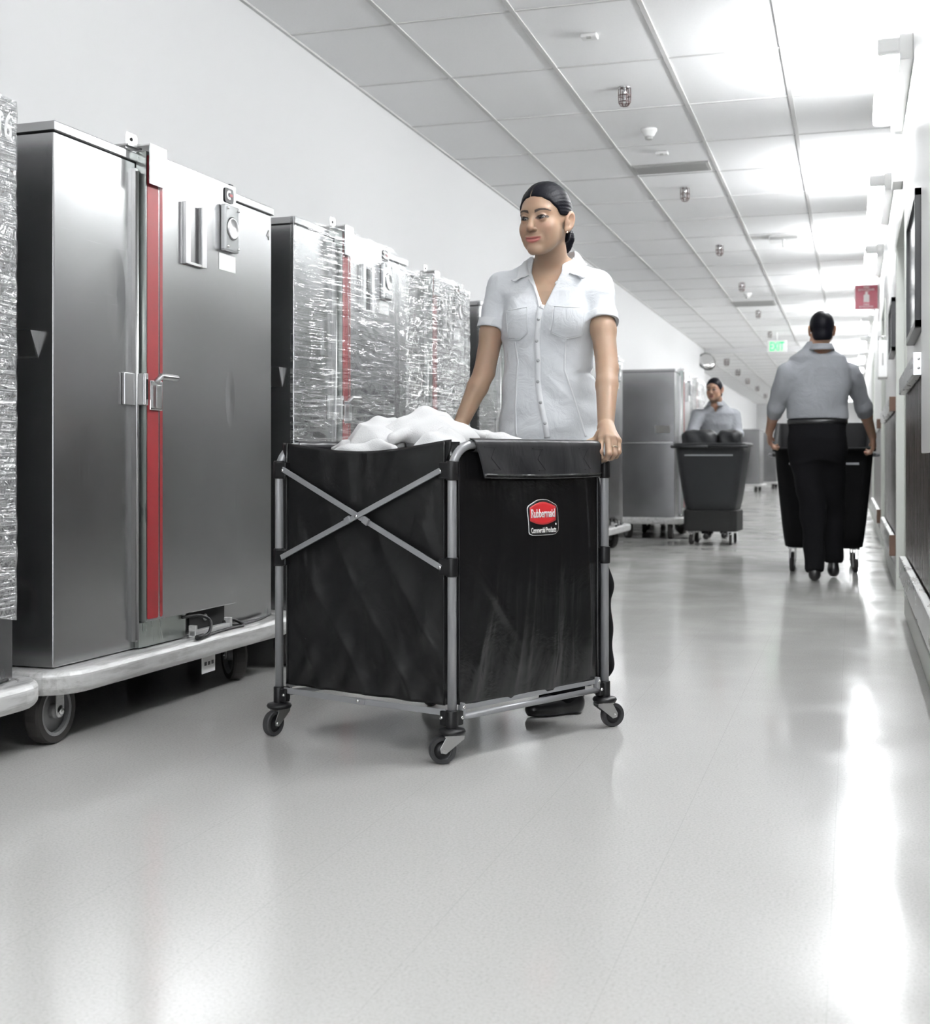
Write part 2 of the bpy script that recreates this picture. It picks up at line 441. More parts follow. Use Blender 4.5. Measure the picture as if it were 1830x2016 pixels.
# ceiling grid
def bars():
    mb = MB(); x = XL + .576
    while x < XR - .05:
        mb.box(x - .012, x + .012, Y0, YS - .06, ZC - .006, ZC + .004); x += .61
    j = -13
    while 5.927 + .931 * j < YS:
        yy = 5.927 + .931 * j; mb.box(XL, XR, yy - .008, yy + .008, ZC - .004, ZC + .004); j += 1
    mb.box(XL, XL + .018, Y0, YS, ZC - .010, ZC + .002)
    x = XL2 + .55
    while x < XR - .05:
        mb.box(x - .012, x + .012, YS, YE, ZC2 - .006, ZC2 + .004); x += .61
    yy = YS + .6
    while yy < YE:
        mb.box(XL2, XR, yy - .008, yy + .008, ZC2 - .004, ZC2 + .004); yy += .931
    return mb
struct(bars().build('trim_5', M['grid']))
# skirting, wainscot
bl = MB().box(XL, XL + .012, Y0, YS, 0, .10); struct(bl.build('baseboard_left', M['toe']))
br_ = MB(); wn = MB(); y = Y0
for a, b in RECESS + [(YE, YE)]:
    if b < YE or True:
        y1 = a - .056
        br_.box(XR - .012, XR, y, y1, 0, .11)
        wn.box(XR - .008, XR, y, y1, .11, 1.20)
        y = b + .056
    if a == YE: break
struct(br_.build('baseboard_right', M['toe'], bevel=.004))
struct(wn.build('trim_6', M['wains'], bevel=.002))
# white framed hatch near the camera edge, joints of the laminate
struct(MB().box(XR - .02, XR + .02, 3.6, 5.12, .83, 2.15).build('trim_7', M['wallr'], bevel=.004))

def rail(y0, y1, z0, z1, label, wood=False):
    r = empty('bumper_rail', (XR - .008, y0, z0)); h = z1 - z0
    tag(r, label, 'bumper rail')
    MB().hexa([(-.040, 0), (-.006, 0), (-.006, y1 - y0), (-.040, y1 - y0)], 0, h).build('rail_face', M['kick'], r, bevel=.006)
    e = MB().box(-.0415, 0, -.006, 0, -.001, h + .001)
    ec = e.build('end_cap', M['wood'] if wood else M['steeld'], r, bevel=.001)
    if not wood:
        for zz in (.3, .72):
            MB().lathe([(.0045, 0), (.0045, .002), (.001, .003)], (-.021, -.0062, h * zz), 'y', 12).build('screw', M['bolt'], r).rotation_euler = (0, 0, 0)
    return r
rail(5.13, 6.70, 1.130, 1.214, 'metal-capped upper bumper rail nearest the right edge, above dark wainscot')
rail(8.40, 11.15, 1.115, 1.205, 'upper bumper rail just past the first doorway, level with the walking man', True)
rail(12.8, 17.0, 1.115, 1.205, 'farthest upper bumper rail, beyond the second doorway', True)
rail(1.0, 6.70, .215, .325, 'scuffed low bumper rail nearest the right edge, by the floor')
rail(8.40, 11.15, .205, .335, 'low bumper rail with brown end past the first doorway', True)
rail(12.8, 17.0, .205, .335, 'farthest low bumper rail, brown end beyond the second doorway', True)

# ------------------------------------------------------------------ strip lights along the top of the right wall
def strip_light():
    r = empty('wall_light', (XR, 0, 2.75))
    MB().box(-.062, 0, 0, 1.36, -.082, .040).build('channel', M['white'], r, bevel=.004)
    MB().tube([(-.118, .04, -.012), (-.118, 1.32, -.012)], .042, 18).build('lamp_diffuser', M['lamp'], r)
    for yy in (.0, 1.32):
        MB().hexa([(-.160, 0), (-.055, 0), (-.055, .042), (-.160, .042)], -.05, .03).xf(Matrix.Translation((0, yy, 0))).build('socket', M['white'], r, bevel=.012)
    return r
SL = strip_light()
tops = {0: 'largest glowing strip light, highest at the right edge', 1: 'second strip light from the right edge, next to a grey wall box',
        2: 'third strip light from the right edge, above the fire extinguisher sign', 3: 'strip light just behind the fire extinguisher sign',
        4: 'strip light right of the walking man\'s head', 5: 'small strip light at the walking man\'s shoulder height in view',
        6: 'tiny far strip light below the others down the corridor'}
fixt = []
for k in range(-3, 14):
    o = SL if k == -3 else copy_tree(SL)
    o.location = (XR, 6.22 + 2.97 * k, 2.75)
    fixt.append((k, o))
for k, o in fixt:
    lb = tops.get(k, 'glowing strip light overhead on the right wall, nearer than the frame shows' if k < 0 else 'farthest strip lights near the corridor end on the right wall')
    tag(o, lb, 'light', 'strip lights along the right wall')

# ------------------------------------------------------------------ wall things on the right
def picture(y0, y1, z0, z1, label, th=.035):
    r = empty('picture_frame', (XR, y0, z0)); L = y1 - y0; H = z1 - z0
    f = MB()
    for a in ((0, L, 0, .03), (0, L, H - .03, H), (0, .03, 0, H), (L - .03, L, 0, H)):
        f.box(-th, 0, a[0], a[1], a[2], a[3])
    f.build('frame', M['frame'], r, bevel=.002)
    MB().box(-th + .012, -.004, .03, L - .03, .03, H - .03).build('print', M['print'], r)
    tag(r, label, 'picture')
picture(5.30, 6.15, 1.33, 1.88, 'large black-framed picture nearest the right edge of the photo')
picture(8.46, 9.2, 1.50, 1.84, 'small dark picture just past the first doorway')
r = tag(empty('wall_box', (XR, 7.45, 2.36)), 'tall narrow grey electrical box on the wall between two strip lights', 'wall box')
MB().box(-.055, 0, 0, .25, 0, .26).build('housing', M['white'], r, bevel=.004)
MB().lathe([(.006, 0), (.006, -.003), (.002, -.004)], (-.028, 0, .03), 'y', 12).build('screw', M['bolt'], r)
r = tag(empty('paper_dispenser', (XR, 10.7, 1.47)), 'white wall-mounted dispenser with a slot, beyond the first doorway', 'dispenser')
MB().hexa([(-.075, 0), (0, 0), (0, .26), (-.075, .26)], 0, .30).build('housing', M['white'], r, bevel=.012)
MB().box(-.045, -.032, -.003, .004, .10, .20).build('slot', M['vent'], r)
MB().tube([(-.07, .02, .30), (-.07, .02, .335), (-.01, .02, .335), (-.01, .02, .30)], .004, 8).build('handle', M['steeld'], r)
# fire extinguisher sign sticking out from the wall
ZS = 14.0; pc = C(1705, 585, ZS)
r = tag(empty('extinguisher_sign', (XR, pc.y, pc.z)), 'maroon fire extinguisher sign sticking out from the right wall', 'sign')
sx0 = pc.x - XR
MB().box(sx0 - .128, sx0 + .128, -.004, .004, -.14, .14).build('panel', M['signw'], r, bevel=.003)
MB().box(sx0 - .118, sx0 + .118, -.0055, -.0041, -.13, .13).build('red_face', M['signred'], r)
MB().box(sx0 + .12, 0, -.006, .006, -.11, .12).build('bracket', M['white'], r)
MB().add([(sx0 + a, -.007, b) for a, b in ((-.03, -.055), (.03, -.055), (.03, .02), (.012, .035), (.012, .055), (.03, .062), (-.012, .06), (-.012, .035), (-.03, .02))], [list(range(9))]).build('extinguisher_symbol', M['signw'], r, solid=.001)
RF = Matrix.Rotation(math.pi / 2, 4, 'X')
text_mesh('lettering', 'FIRE', M['signw'], .06, .022, (sx0, -.0062, .108), RF, r, .01)
text_mesh('lettering', 'EXTINGUISHER', M['signw'], .17, .022, (sx0, -.0062, .082), RF, r, .01)
text_mesh('lettering', 'FIRE', M['signw'], .06, .018, (sx0, -.0062, -.082), RF, r, .01)
text_mesh('lettering', 'EXTINGUISHER', M['signw'], .15, .018, (sx0, -.0062, -.106), RF, r, .01)

# ------------------------------------------------------------------ on the ceiling
def cpt(px, py, zc=ZC):
    return C(px, py, (zc - CAMZ) * F / (908 - py))
def sprinkler_proto():
    r = empty('caged_sprinkler')
    MB().lathe([(.036, 0), (.036, -.006), (.022, -.012), (.01, -.02), (.01, -.07), (.018, -.072), (.018, -.078), (.003, -.08)][::-1], (0, 0, 0), 'z', 18).build('sprinkler_head', M['chrome'], r)
    cg = MB()
    for k in range(6):
        a = math.pi * k / 3
        pa = [(math.cos(a) * q, math.sin(a) * q, h) for q, h in ((.034, -.004), (.036, -.05), (.034, -.09), (.022, -.108), (0, -.112))]
        cg.tube(pa, .0030, 6)
    for h, q in ((-.05, .036), (-.088, .034)):
        cg.tube([(math.cos(t * math.pi / 8) * q, math.sin(t * math.pi / 8) * q, h) for t in range(16)], .0030, 6, closed=True)
    cg.build('cage', M['cage'], r)
    return r
SP = sprinkler_proto()
sps = [(1229, 172, 'nearest caged sprinkler, left of the glare'), (1348, 369, 'second caged sprinkler, behind the ceiling vent'),
       (1416, 482, 'third caged sprinkler, left of the hanging white sensor'), (1460, 556, 'fourth caged sprinkler, beside a small smoke detector'),
       (1492, 611, 'fifth caged sprinkler, above and left of the exit sign'), (1515, 652, 'sprinkler directly in front of the green exit sign')]
for i, (px, py, lb) in enumerate(sps):
    o = SP if i == 0 else copy_tree(SP)
    p = cpt(px, py); o.location = (p.x, p.y, ZC)
    tag(o, lb, 'sprinkler', 'caged sprinklers on the ceiling')
def detector_proto():
    r = empty('smoke_detector')
    MB().lathe([(.052, 0), (.052, -.014), (.046, -.02), (.034, -.045), (.030, -.050)][::-1], (0, 0, 0), 'z', 26).build('housing', M['white'], r)
    MB().lathe([(.024, -.048), (.024, -.066), (.018, -.070)][::-1], (0, 0, 0), 'z', 20).build('sensor', M['vent'], r)
    return r
DT = detector_proto()
for i, (px, py, lb) in enumerate([(1277, 254, 'white smoke detector in front of the ceiling vent'), (1471, 577, 'far smoke detector beside the fourth sprinkler')]):
    o = DT if i == 0 else copy_tree(DT)
    p = cpt(px, py); o.location = (p.x, p.y, ZC); tag(o, lb, 'smoke detector', 'smoke detectors')
for px, py, lb in ((1160, 68, 'small white ceiling sensor nearest the top of the photo'), (1303, 299, 'small white ceiling sensor right in front of the vent')):
    p = cpt(px, py); r = tag(empty('ceiling_sensor', (p.x, p.y, ZC)), lb, 'sensor', 'small white ceiling sensors')
    MB().box(-.042, .042, -.03, .03, -.022, 0).build('housing', M['white'], r, bevel=.006)
    MB().box(-.012, .012, -.031, -.012, -.026, -.018).build('lens', M['vent'], r)
def vent(px, py, lb, wx=.56, wy=.27):
    p = cpt(px, py); r = tag(empty('ceiling_vent', (p.x, p.y, ZC)), lb, 'vent')
    MB().box(-wx / 2, wx / 2, -wy / 2, wy / 2, -.012, 0).build('frame', M['vent'], r, bevel=.003)
    sl = MB()
    for k in range(9):
        yy = -wy / 2 + .03 + k * (wy - .06) / 8; sl.box(-wx / 2 + .02, wx / 2 - .02, yy - .004, yy + .004, -.018, -.011)
    sl.build('louvre', M['vent'], r)
vent(1322, 329, 'grey rectangular ceiling vent above the woman\'s right')
vent(1483, 597, 'faint far ceiling vent behind the fourth sprinkler', .58, .5)
p = cpt(1545, 466); r = tag(empty('wireless_sensor_box', (p.x, p.y, ZC)), 'white box under the ceiling with a hanging white cylinder', 'ceiling box')
MB().box(-.15, .13, -.10, .10, -.045, 0).build('housing', M['white'], r, bevel=.004)
MB().box(-.14, .12, -.102, -.098, -.04, -.012).build('front_slot', M['vent'], r)
MB().cyl((-.01, -.12, -.05), (-.01, -.12, -.12), .012).cyl((-.01, -.12, -.05), (-.01, -.08, -.03), .006).build('hanging_cylinder', M['white'], r)
# exit sign
pe = C(1529, 682, 21.5); r = tag(empty('exit_sign', (pe.x, pe.y, pe.z)), 'glowing green EXIT sign hanging from the ceiling', 'sign')
MB().box(-.16, .16, -.02, .02, -.10, .10).build('housing', M['white'], r, bevel=.004)
MB().cyl((0, 0, .09), (0, 0, ZC - pe.z), .008).build('hanger', M['white'], r)
text_mesh('lettering', 'EXIT', M['exit'], .235, .15, (0, -.0215, 0), RF, r, .02)
# small far ceiling fittings past the step
k_ = 0
for px, py in ((1430, 706), (1452, 727), (1471, 745), (1490, 760), (1506, 775)):
    p = cpt(px, py, ZC2); o = copy_tree(SP); o.location = (p.x, p.y, ZC2); o.scale = (1.5, 1.5, 1.3)
    tag(o, ['first', 'second', 'third', 'fourth', 'fifth'][k_] + ' tiny sprinkler in a line beyond the convex mirror', 'sprinkler', 'tiny sprinklers past the ceiling step'); k_ += 1
# convex mirror
pm = C(1391, 712, 24.0); r = tag(empty('convex_mirror', pm), 'round convex mirror hung where the left wall steps back', 'mirror')
q = [(.155, 0), (.16, -.015), (.15, -.03), (.12, -.05), (.08, -.065), (.03, -.072)]
mr = MB().lathe(q[::-1], (0, 0, 0), 'y', 28).build('mirror_glass', M['mirror'], r)
rm = MB().tube([(.165 * math.cos(t * math.pi / 14), -.002, .165 * math.sin(t * math.pi / 14)) for t in range(28)], .014, 8, closed=True).build('rim', M['black'], r)
MB().cyl((0, .01, .1), (0, .02, ZC - pm.z), .008).build('bracket', M['steeld'], r)
r.rotation_euler = (-.35, 0, .55)
r = tag(empty('wall_notice', C(1447, 792, 33)), 'small dark red notice on the far left wall behind the cart pusher', 'notice')
r.location.x = XL2
MB().box(0, .02, -.14, .14, -.06, .06).build('notice_face', M['signred'], r)
# ------------------------------------------------------------------ banquet cabinets
# local frame: x along the front, y into the cabinet, z up; front face is y = 0
CL, CD = 1.29, .60
def caster(parent, x, y, rad, turn, big=True):
    c = empty('caster', (x, y, 0)); c.parent = parent; c.rotation_euler = (0, 0, turn)
    MB().lathe([(rad * .76, -.024), (rad * .96, -.024), (rad, -.016), (rad, .016), (rad * .96, .024), (rad * .76, .024)], (0, 0, rad), 'y', 36, False, True).build('tyre', M['rubber'], c)
    hb = MB().lathe([(rad * .66, -.022), (rad * .78, -.024), (rad * .78, .024), (rad * .66, .022)], (0, 0, rad), 'y', 36, False, True)
    hb.lathe([(rad * .67, -.008), (rad * .67, .008)], (0, 0, rad), 'y', 32)
    hb.lathe([(rad * .22, -.026), (rad * .24, -.02), (rad * .24, .02), (rad * .22, .026)], (0, 0, rad), 'y', 20)
    for k in range(6):
        a = k * math.pi / 3 + .3
        hb.beam((math.cos(a) * rad * .2, 0, rad + math.sin(a) * rad * .2), (math.cos(a) * rad * .7, 0, rad + math.sin(a) * rad * .7), .036, .006, (0, 1, 0))
    hb.build('hub', M['hubgrey'], c)
    f = MB()
    for s_ in (-1, 1):
        f.box(-.017, .017, s_ * .033 - .002, s_ * .033 + .002, rad, 2 * rad - .02)
        f.lathe([(.0172, -.002), (.0172, .002)], (0, s_ * .033, rad), 'y', 20)
    f.box(-.03, .03, -.035, .035, 2 * rad - .022, 2 * rad - .014)
    f.build('fork', M['bumper'], c)
    a = MB()
    for s_ in (-1, 1):
        a.lathe([(.010, s_ * .035), (.010, s_ * .041), (.004, s_ * .043)][::s_], (0, 0, rad), 'y', 8)
    a.build('axle_bolt', M['bolt'], c)
    return c

def wrap_mesh(z0, z1, seed, L=CL, bulge=.012):
    rnd = np.random.RandomState(seed)
    # plan outline: front-left, door corners, front-right, back
    pts = [(-.005, .014), (-.008, .004), (-.008, -.004), (.12, -.010), (.385, -.052), (.40, -.060), (.55, -.058), (.75, -.058), (.957, -.060), (.97, -.052), (1.15, -.012), (L + .008, -.004), (L + .008, .004), (L + .005, .014)]
    pts = np.array(pts); seg = np.linalg.norm(np.diff(pts, axis=0), axis=1); cum = np.r_[0, np.cumsum(seg)]
    ph = rnd.rand(12) * 6.28
    def fn(u, v):
        s_ = u * cum[-1]; x = np.interp(s_, cum, pts[:, 0]); y = np.interp(s_, cum, pts[:, 1])
        slack = math.sin(u * 9 + ph[5]) * .05 + math.sin(u * 23 + ph[6]) * .012
        z = z0 + (z1 - z0) * v + (1 - v) * slack
        a = (math.sin(60 * v + 14 * s_ + ph[0]) * .35 + math.sin(37 * v - 17 * s_ + ph[1]) * .35 + math.sin(90 * v + 21 * s_ + ph[2]) * .2) * .0045
        pull = -.010 * math.sin(math.pi * v) * (1 if 0 < x < L else 0)
        if y > .003: return (x + (-abs(a) if x < L / 2 else abs(a)), y, z)
        return (x, y - abs(a) - .002 + pull * .2, z)
    return MB().grid(fn, 150, 130)

def letter_c(mb, cx, cz, s_, y):
    k = 14; pr = []
    for i in range(k + 1):
        a = math.radians(55 + 250 * i / k); pr.append((cx + math.cos(a) * s_ * 1.15, cz + math.sin(a) * s_))
    for i in range(k, -1, -1):
        a = math.radians(55 + 250 * i / k); pr.append((cx + math.cos(a) * s_ * .62, cz + math.sin(a) * s_ * .5))
    n_ = len(pr)
    vs = [(p[0], y, p[1]) for p in pr]
    mb.add(vs, [[i, i + 1, n_ - 2 - i, n_ - 1 - i] for i in range(k)])

def cabinet(wrap=None, number=None, detail=True, door=True, seed=1, cordage=True):
    r = empty('banquet_cabinet')
    body = MB().box(0, CL, 0, CD, .222, 1.722)
    body.build('body', M['steel'], r, bevel=.004)
    MB().box(-.006, CL + .006, -.008, CD + .004, 1.722, 1.75).build('top_cap', M['steel2'] if False else M['steel'], r, bevel=.003)
    MB().box(.02, CL - .02, .02, CD - .02, .17, .221).build('base_pan', M['blackm'], r)
    # rounded bumper frame
    path = [(p[0], p[1], .190) for p in rrect(-.055, CL + .055, -.055, CD + .02, .11, 6)]
    prof = MB(); k = len(path)
    sec = [(-.022, -.036), (.018, -.036), (.032, -.018), (.032, .018), (.020, .032), (-.022, .032)]
    vs = []
    for i in range(k):
        a, b = Vector(path[i - 1]), Vector(path[(i + 1) % k]); d = (b - a).normalized(); out = Vector((d.y, -d.x, 0))
        for o_, h in sec: vs.append(Vector(path[i]) + out * o_ + Vector((0, 0, h)))
    fs = [[i * 6 + j, ((i + 1) % k) * 6 + j, ((i + 1) % k) * 6 + (j + 1) % 6, i * 6 + (j + 1) % 6] for i in range(k) for j in range(6)]
    prof.add(vs, fs, False); prof.build('bumper_frame', M['bumper'], r, bevel=.006)
    MB().hexa([(p[0], p[1]) for p in rrect(-.05, CL + .05, -.05, CD + .01, .10, 6)], .206, .219).build('base_deck', M['bumper'], r, bevel=.002)
    if not detail: 
        for x_, y_ in ((.06, .10), (CL - .06, .10)): caster(r, x_, y_, .088, .3)
        return r
    for x_, y_, t_ in ((.05, .05, .04), (CL - .14, .08, .8), (.10, CD - .1, .5), (CL - .10, CD - .1, .2)): caster(r, x_, y_, .092, t_)
    # side handle wedge facing down the row
    MB().add([(-.035, .05, 1.165), (-.035, .20, 1.165), (-.0, .05, 1.165), (0, .20, 1.165), (-.004, .055, 1.095), (-.004, .20, 1.095), (0, .05, 1.09), (0, .2, 1.09)],
             [[0, 1, 3, 2], [0, 4, 5, 1], [4, 6, 7, 5], [0, 2, 6, 4], [1, 5, 7, 3], [2, 3, 7, 6]]).build('side_handle', M['steeld'], r)
    # hinge-side channel next to the door
    MB().box(.378, .390, -.014, 0, .245, 1.70).tube([(.384, -.016, .25), (.384, -.016, 1.69)], .006, 10).build('seal_channel', M['steeld'], r)
    # door standing proud of the front
    d = MB().box(.400, .956, -.038, -.002, .304, 1.757).build('door', M['steel'], r, bevel=.0025)
    MB().box(.3985, .402, -.0375, -.003, .306, 1.755).build('edge_strip', M['steel2'], d)
    st = MB()
    for x0, x1 in ((.4035, .466), (.474, .4895)):
        st.add([(p[0], -.0388, p[1]) for p in rrect(x0, x1, .312, 1.745, .007, 3)], [list(range(16))])
    st.build('red_tape', M['red'], d)
    # card holder
    ch = MB()
    ch.box(.610, .620, -.050, -.038, 1.445, 1.642).box(.720, .730, -.050, -.038, 1.445, 1.642).box(.610, .730, -.050, -.038, 1.440, 1.449)
    ch.box(.605, .634, -.053, -.050, 1.440, 1.642).box(.706, .735, -.053, -.050, 1.440, 1.642)
    ch.build('card_holder', M['steeld'], d, bevel=.001)
    # thermometer under clear cover
    g = MB().hexa([(.845, -.060), (.940, -.060), (.940, -.038), (.845, -.038)], 1.520, 1.680).build('gauge_cover', M['glass'], d, bevel=.006)
    MB().lathe([(.040, -.062), (.034, -.065), (.030, -.063)][::-1], (.892, 0, 1.60), 'y', 28).build('dial', M['steeld'], g)
    for a in (.856, .929):
        for b in (1.534, 1.666):
            MB().lathe([(.005, -.060), (.005, -.066), (.002, -.067)], (a, 0, b), 'y', 10).build('screw', M['bolt'], g)
    MB().box(.838, .950, -.0392, -.038, 1.455, 1.512).build('paper_label', M['paper'], d)
    bd = MB(); bd.add([(p[0], -.0405, p[1]) for p in rrect(.872, .932, 1.692, 1.742, .010, 3)], [list(range(16))])
    bdo = bd.build('badge', M['black'], d, solid=.003)
    wm = MB(); letter_c(wm, .902, 1.719, .016, -.0425); wm.build('emblem', M['white'], bdo)
    rr = MB(); rr.add([(p[0], -.0428, p[1]) for p in rrect(.903, .924, 1.714, 1.724, .003, 2)], [list(range(12))]); rr.build('red_mark', M['red'], bdo)
    MB().box(.93, .95, -.030, -.01, 1.757, 1.764).box(.94, .985, -.020, .03, 1.757, 1.761).build('door_catch', M['black'], d)
    # transport latch over the top, left of the door
    tl = MB().box(.400, .492, -.052, -.049, 1.655, 1.776).box(.400, .492, -.052, .03, 1.773, 1.777)
    tl.box(.330, .402, -.020, .03, 1.760, 1.764).add([(.330, -.010, 1.752), (.392, -.010, 1.752), (.392, -.010, 1.796), (.386, -.010, 1.802), (.336, -.010, 1.802), (.330, -.010, 1.794)], [list(range(6))])
    tl.build('top_latch', M['steeld'], r, solid=.002)
    MB().lathe([(.006, -.013), (.006, -.012)], (.36, 0, 1.783), 'y', 14).build('latch_hole', M['blackm'], r)
    # hinge plate and door latch
    MB().box(.325, .385, -.012, -.001, .972, 1.070).box(.380, .403, -.044, -.010, .972, 1.070).box(.385, .4, -.046, -.036, .972, 1.07).build('hasp', M['steeld'], r, bevel=.002)
    MB().box(.389, .396, -.0475, -.0455, .990, 1.052).build('hasp_slot', M['black'], r)
    lt = MB().box(.414, .482, -.044, -.038, .958, 1.050).build('latch', M['chrome'], d, bevel=.002)
    MB().box(.424, .452, -.060, -.044, .965, 1.035).tube([(.43, -.055, 1.045), (.43, -.072, 1.062), (.52, -.072, 1.062)], .010, 10).build('latch_lever', M['steeld'], lt, bevel=.002)
    # base under the door: kick plate, dark recess, bracket
    MB().box(.392, .66, -.016, -.001, .224, .300).build('kick_plate', M['steel2'], r)
    rc = MB().box(.70, .93, -.006, -.0005, .238, .300).build('recess', M['blackm'], r)
    MB().lathe([(.012, -.009), (.012, -.006)], (.80, 0, .272), 'y', 18).build('recess_outlet', M['vent'], rc)
    MB().box(.66, .90, -.052, -.030, .226, .244).box(.66, .672, -.055, -.028, .222, .262).box(.888, .90, -.055, -.028, .222, .262).build('cord_bracket', M['bumper'], r, bevel=.002)
    if cordage:
        pts = [(.64, -.015, .290), (.69, -.055, .292), (.72, -.075, .270), (.69, -.085, .235), (.63, -.080, .2265), (.70, -.075, .2265), (.80, -.062, .2265), (.90, -.060, .2265), (.955, -.065, .2265), (.965, -.050, .235), (.93, -.035, .250), (.88, -.03, .245), (.95, -.045, .23), (1.06, -.04, .2265), (1.15, -.03, .2265), (1.26, -.02, .235)]
        sm = []
        for i in range(len(pts) - 1):
            p0, p1, p2, p3 = [Vector(pts[max(0, min(len(pts) - 1, i + q))]) for q in (-1, 0, 1, 2)]
            for t in (0, .25, .5, .75):
                sm.append(.5 * ((2 * p1) + (p2 - p0) * t + (2 * p0 - 5 * p1 + 4 * p2 - p3) * t * t + (3 * p1 - p0 - 3 * p2 + p3) * t ** 3))
        MB().tube(sm, .0052, 8).build('power_cord', M['cord'], r)
        MB().cyl((.625, -.080, .2285), (.66, -.082, .230), .0085, 10).build('cord_plug', M['cord'], r)
    if number:
        x_, z_ = (1.262, 1.645) if wrap is None else (1.235, 1.672)
        text_mesh('number', number, M['vent'] if wrap is None else M['paper'], .022 if wrap is None else .05, .038 if wrap is None else .07, (x_, -.0012 if wrap is None else -.02, z_), Matrix.Rotation(math.pi / 2, 4, 'X'), r, .02)
    if wrap:
        z0, m_ = wrap
        fo = wrap_mesh(z0, 1.752, seed).build('stretch_wrap', M[m_], r)
    return r

def put(o, x, y, x2, y2, z=0):
    """stand a cabinet so that its front runs from (x, y) to (x2, y2)"""
    a = math.atan2(y2 - y, x2 - x); L = math.hypot(x2 - x, y2 - y)
    o.location = (x, y, z); o.rotation_euler = (0, 0, a); o.scale = (L / CL, 1, 1)
    return o
GW = 'stainless banquet cabinets in the row along the left wall'
c0 = put(cabinet((.345, 'film2'), '16', seed=3), -2.164, 1.565, -2.120, 2.848)
tag(c0, 'film-wrapped steel cabinet marked 16, cut off by the left edge', 'cabinet', GW)
cA = put(cabinet(None, '4', seed=4), -2.13, 3.04, -2.086, 4.333)
tag(cA, 'unwrapped steel cabinet with a bare red-taped door, nearest the camera', 'cabinet', GW)
cB = put(cabinet((.45, 'film'), None, seed=5), -2.07, 4.50, -2.02, 5.65)
tag(cB, 'film-wrapped cabinet directly behind the laundry cart', 'cabinet', GW)
cC = put(cabinet((.40, 'filmv'), None, seed=6), -2.11, 5.86, -2.055, 6.78)
tag(cC, 'heavily creased wrapped cabinet just left of the woman\'s bare forearm', 'cabinet', GW)
cD = put(copy_tree(cB), -2.11, 7.19, -2.08, 8.44)
tag(cD, 'wrapped cabinet seen between the woman\'s right arm and her shirt', 'cabinet', GW)
cE = put(copy_tree(cC), -2.10, 8.85, -2.08, 10.12)
tag(cE, 'wrapped cabinet hidden mostly behind the woman\'s torso', 'cabinet', GW)
cF = put(copy_tree(cA), -2.10, 10.45, -2.05, 11.72)
tag(cF, 'red-striped cabinet just right of the woman\'s lowered arm', 'cabinet', GW)
cG = put(cabinet(None, None, seed=9, cordage=False), -1.745, 13.06, -1.74, 14.3)
tag(cG, 'cabinet standing out from the row, plain grey side toward the camera', 'cabinet', GW)
cH = put(copy_tree(cC), -1.80, 14.6, -1.76, 15.85)
tag(cH, 'wrapped cabinet right behind the one standing out from the row', 'cabinet', GW)
cI = put(copy_tree(cB), -2.0, 16.3, -1.98, 17.5)
tag(cI, 'wrapped cabinet beside the blurred pusher\'s head, last of the left row', 'cabinet', GW)
# horizontal seam on the side of the one standing out
MB().box(-.004, 0, .02, CD - .01, .985, 1.000).build('side_seam', M['steeld'], cG)
plain = cabinet(None, None, detail=False)
far = [(-2.75, 30.0, 0, 'far steel cabinet seen just right of the blurred cart'), (-2.3, 33.5, 0, 'far steel cabinet left of the walking man\'s left hand'),
       (-2.1, 37.5, 0, 'farthest steel cabinet beside the walking man\'s arm')]
for i, (x_, y_, _, lb) in enumerate(far):
    o = plain if i == 0 else copy_tree(plain)
    put(o, x_, y_, x_ + .02, y_ + 1.25); o.scale = (.97, 1, .93); tag(o, lb, 'cabinet', 'small cabinets at the corridor end')
# outlet on the wall under the cabinet
r = tag(empty('wall_outlet', (-2.13, 3.60, .125)), 'white outlet plate hanging under the unwrapped cabinet\'s rail', 'outlet')
r.location = (-2.075, 3.83, .118)
MB().box(-.004, 0, -.045, .045, -.030, .036).build('plate', M['paper'], r, bevel=.002)
for k in (-1, 0, 1):
    MB().box(0, .0015, k * .024 - .007, k * .024 + .007, -.004, .008).build('slot', M['black'], r)
# ------------------------------------------------------------------ collapsible laundry cart
PN, PL, PR = Vector((-1.015, 3.199, 0)), Vector((-1.607, 3.390, 0)), Vector((-.713, 3.765, 0))
PB = PL + PR - PN
EU, EV = (PR - PN), (PL - PN)
nU = Vector((EU.y, -EU.x, 0)).normalized()      # outward from the label side
nV = Vector((EV.y, -EV.x, 0)).normalized() * -1 # outward from the front (towards the camera)
def P(u, v, z, oU=0, oV=0):
    return PN + EU * u + EV * v + nU * oU + nV * oV + Vector((0, 0, z))
if nU.dot(Vector((0, -1, 0))) < 0: pass
cart = tag(empty('laundry_cart', (0, 0, 0)), 'black folding fabric laundry cart on four casters with towels, pushed by the woman', 'cart')
RT = .0122
# two inverted-U frames: near post pair N-R, far post pair L-B
def uframe(a, b, name):
    d = (b - a).normalized(); path = [a + Vector((0, 0, .11))]
    rr = .075; zt = .857 - RT
    path.append(a + Vector((0, 0, zt - rr)))
    for k in range(1, 9):
        t = k / 8 * math.pi / 2; path.append(a + d * (rr - rr * math.cos(t)) + Vector((0, 0, zt - rr + rr * math.sin(t))))
    for k in range(0, 9):
        t = math.pi / 2 - k / 8 * math.pi / 2; path.append(b - d * (rr - rr * math.cos(t)) + Vector((0, 0, zt - rr + rr * math.sin(t))))
    path.append(b + Vector((0, 0, .11)))
    return MB().tube(path, RT, 18).build(name, M['gtube'], cart)
uframe(PN, PR, 'side_frame'); uframe(PL, PB, 'side_frame')
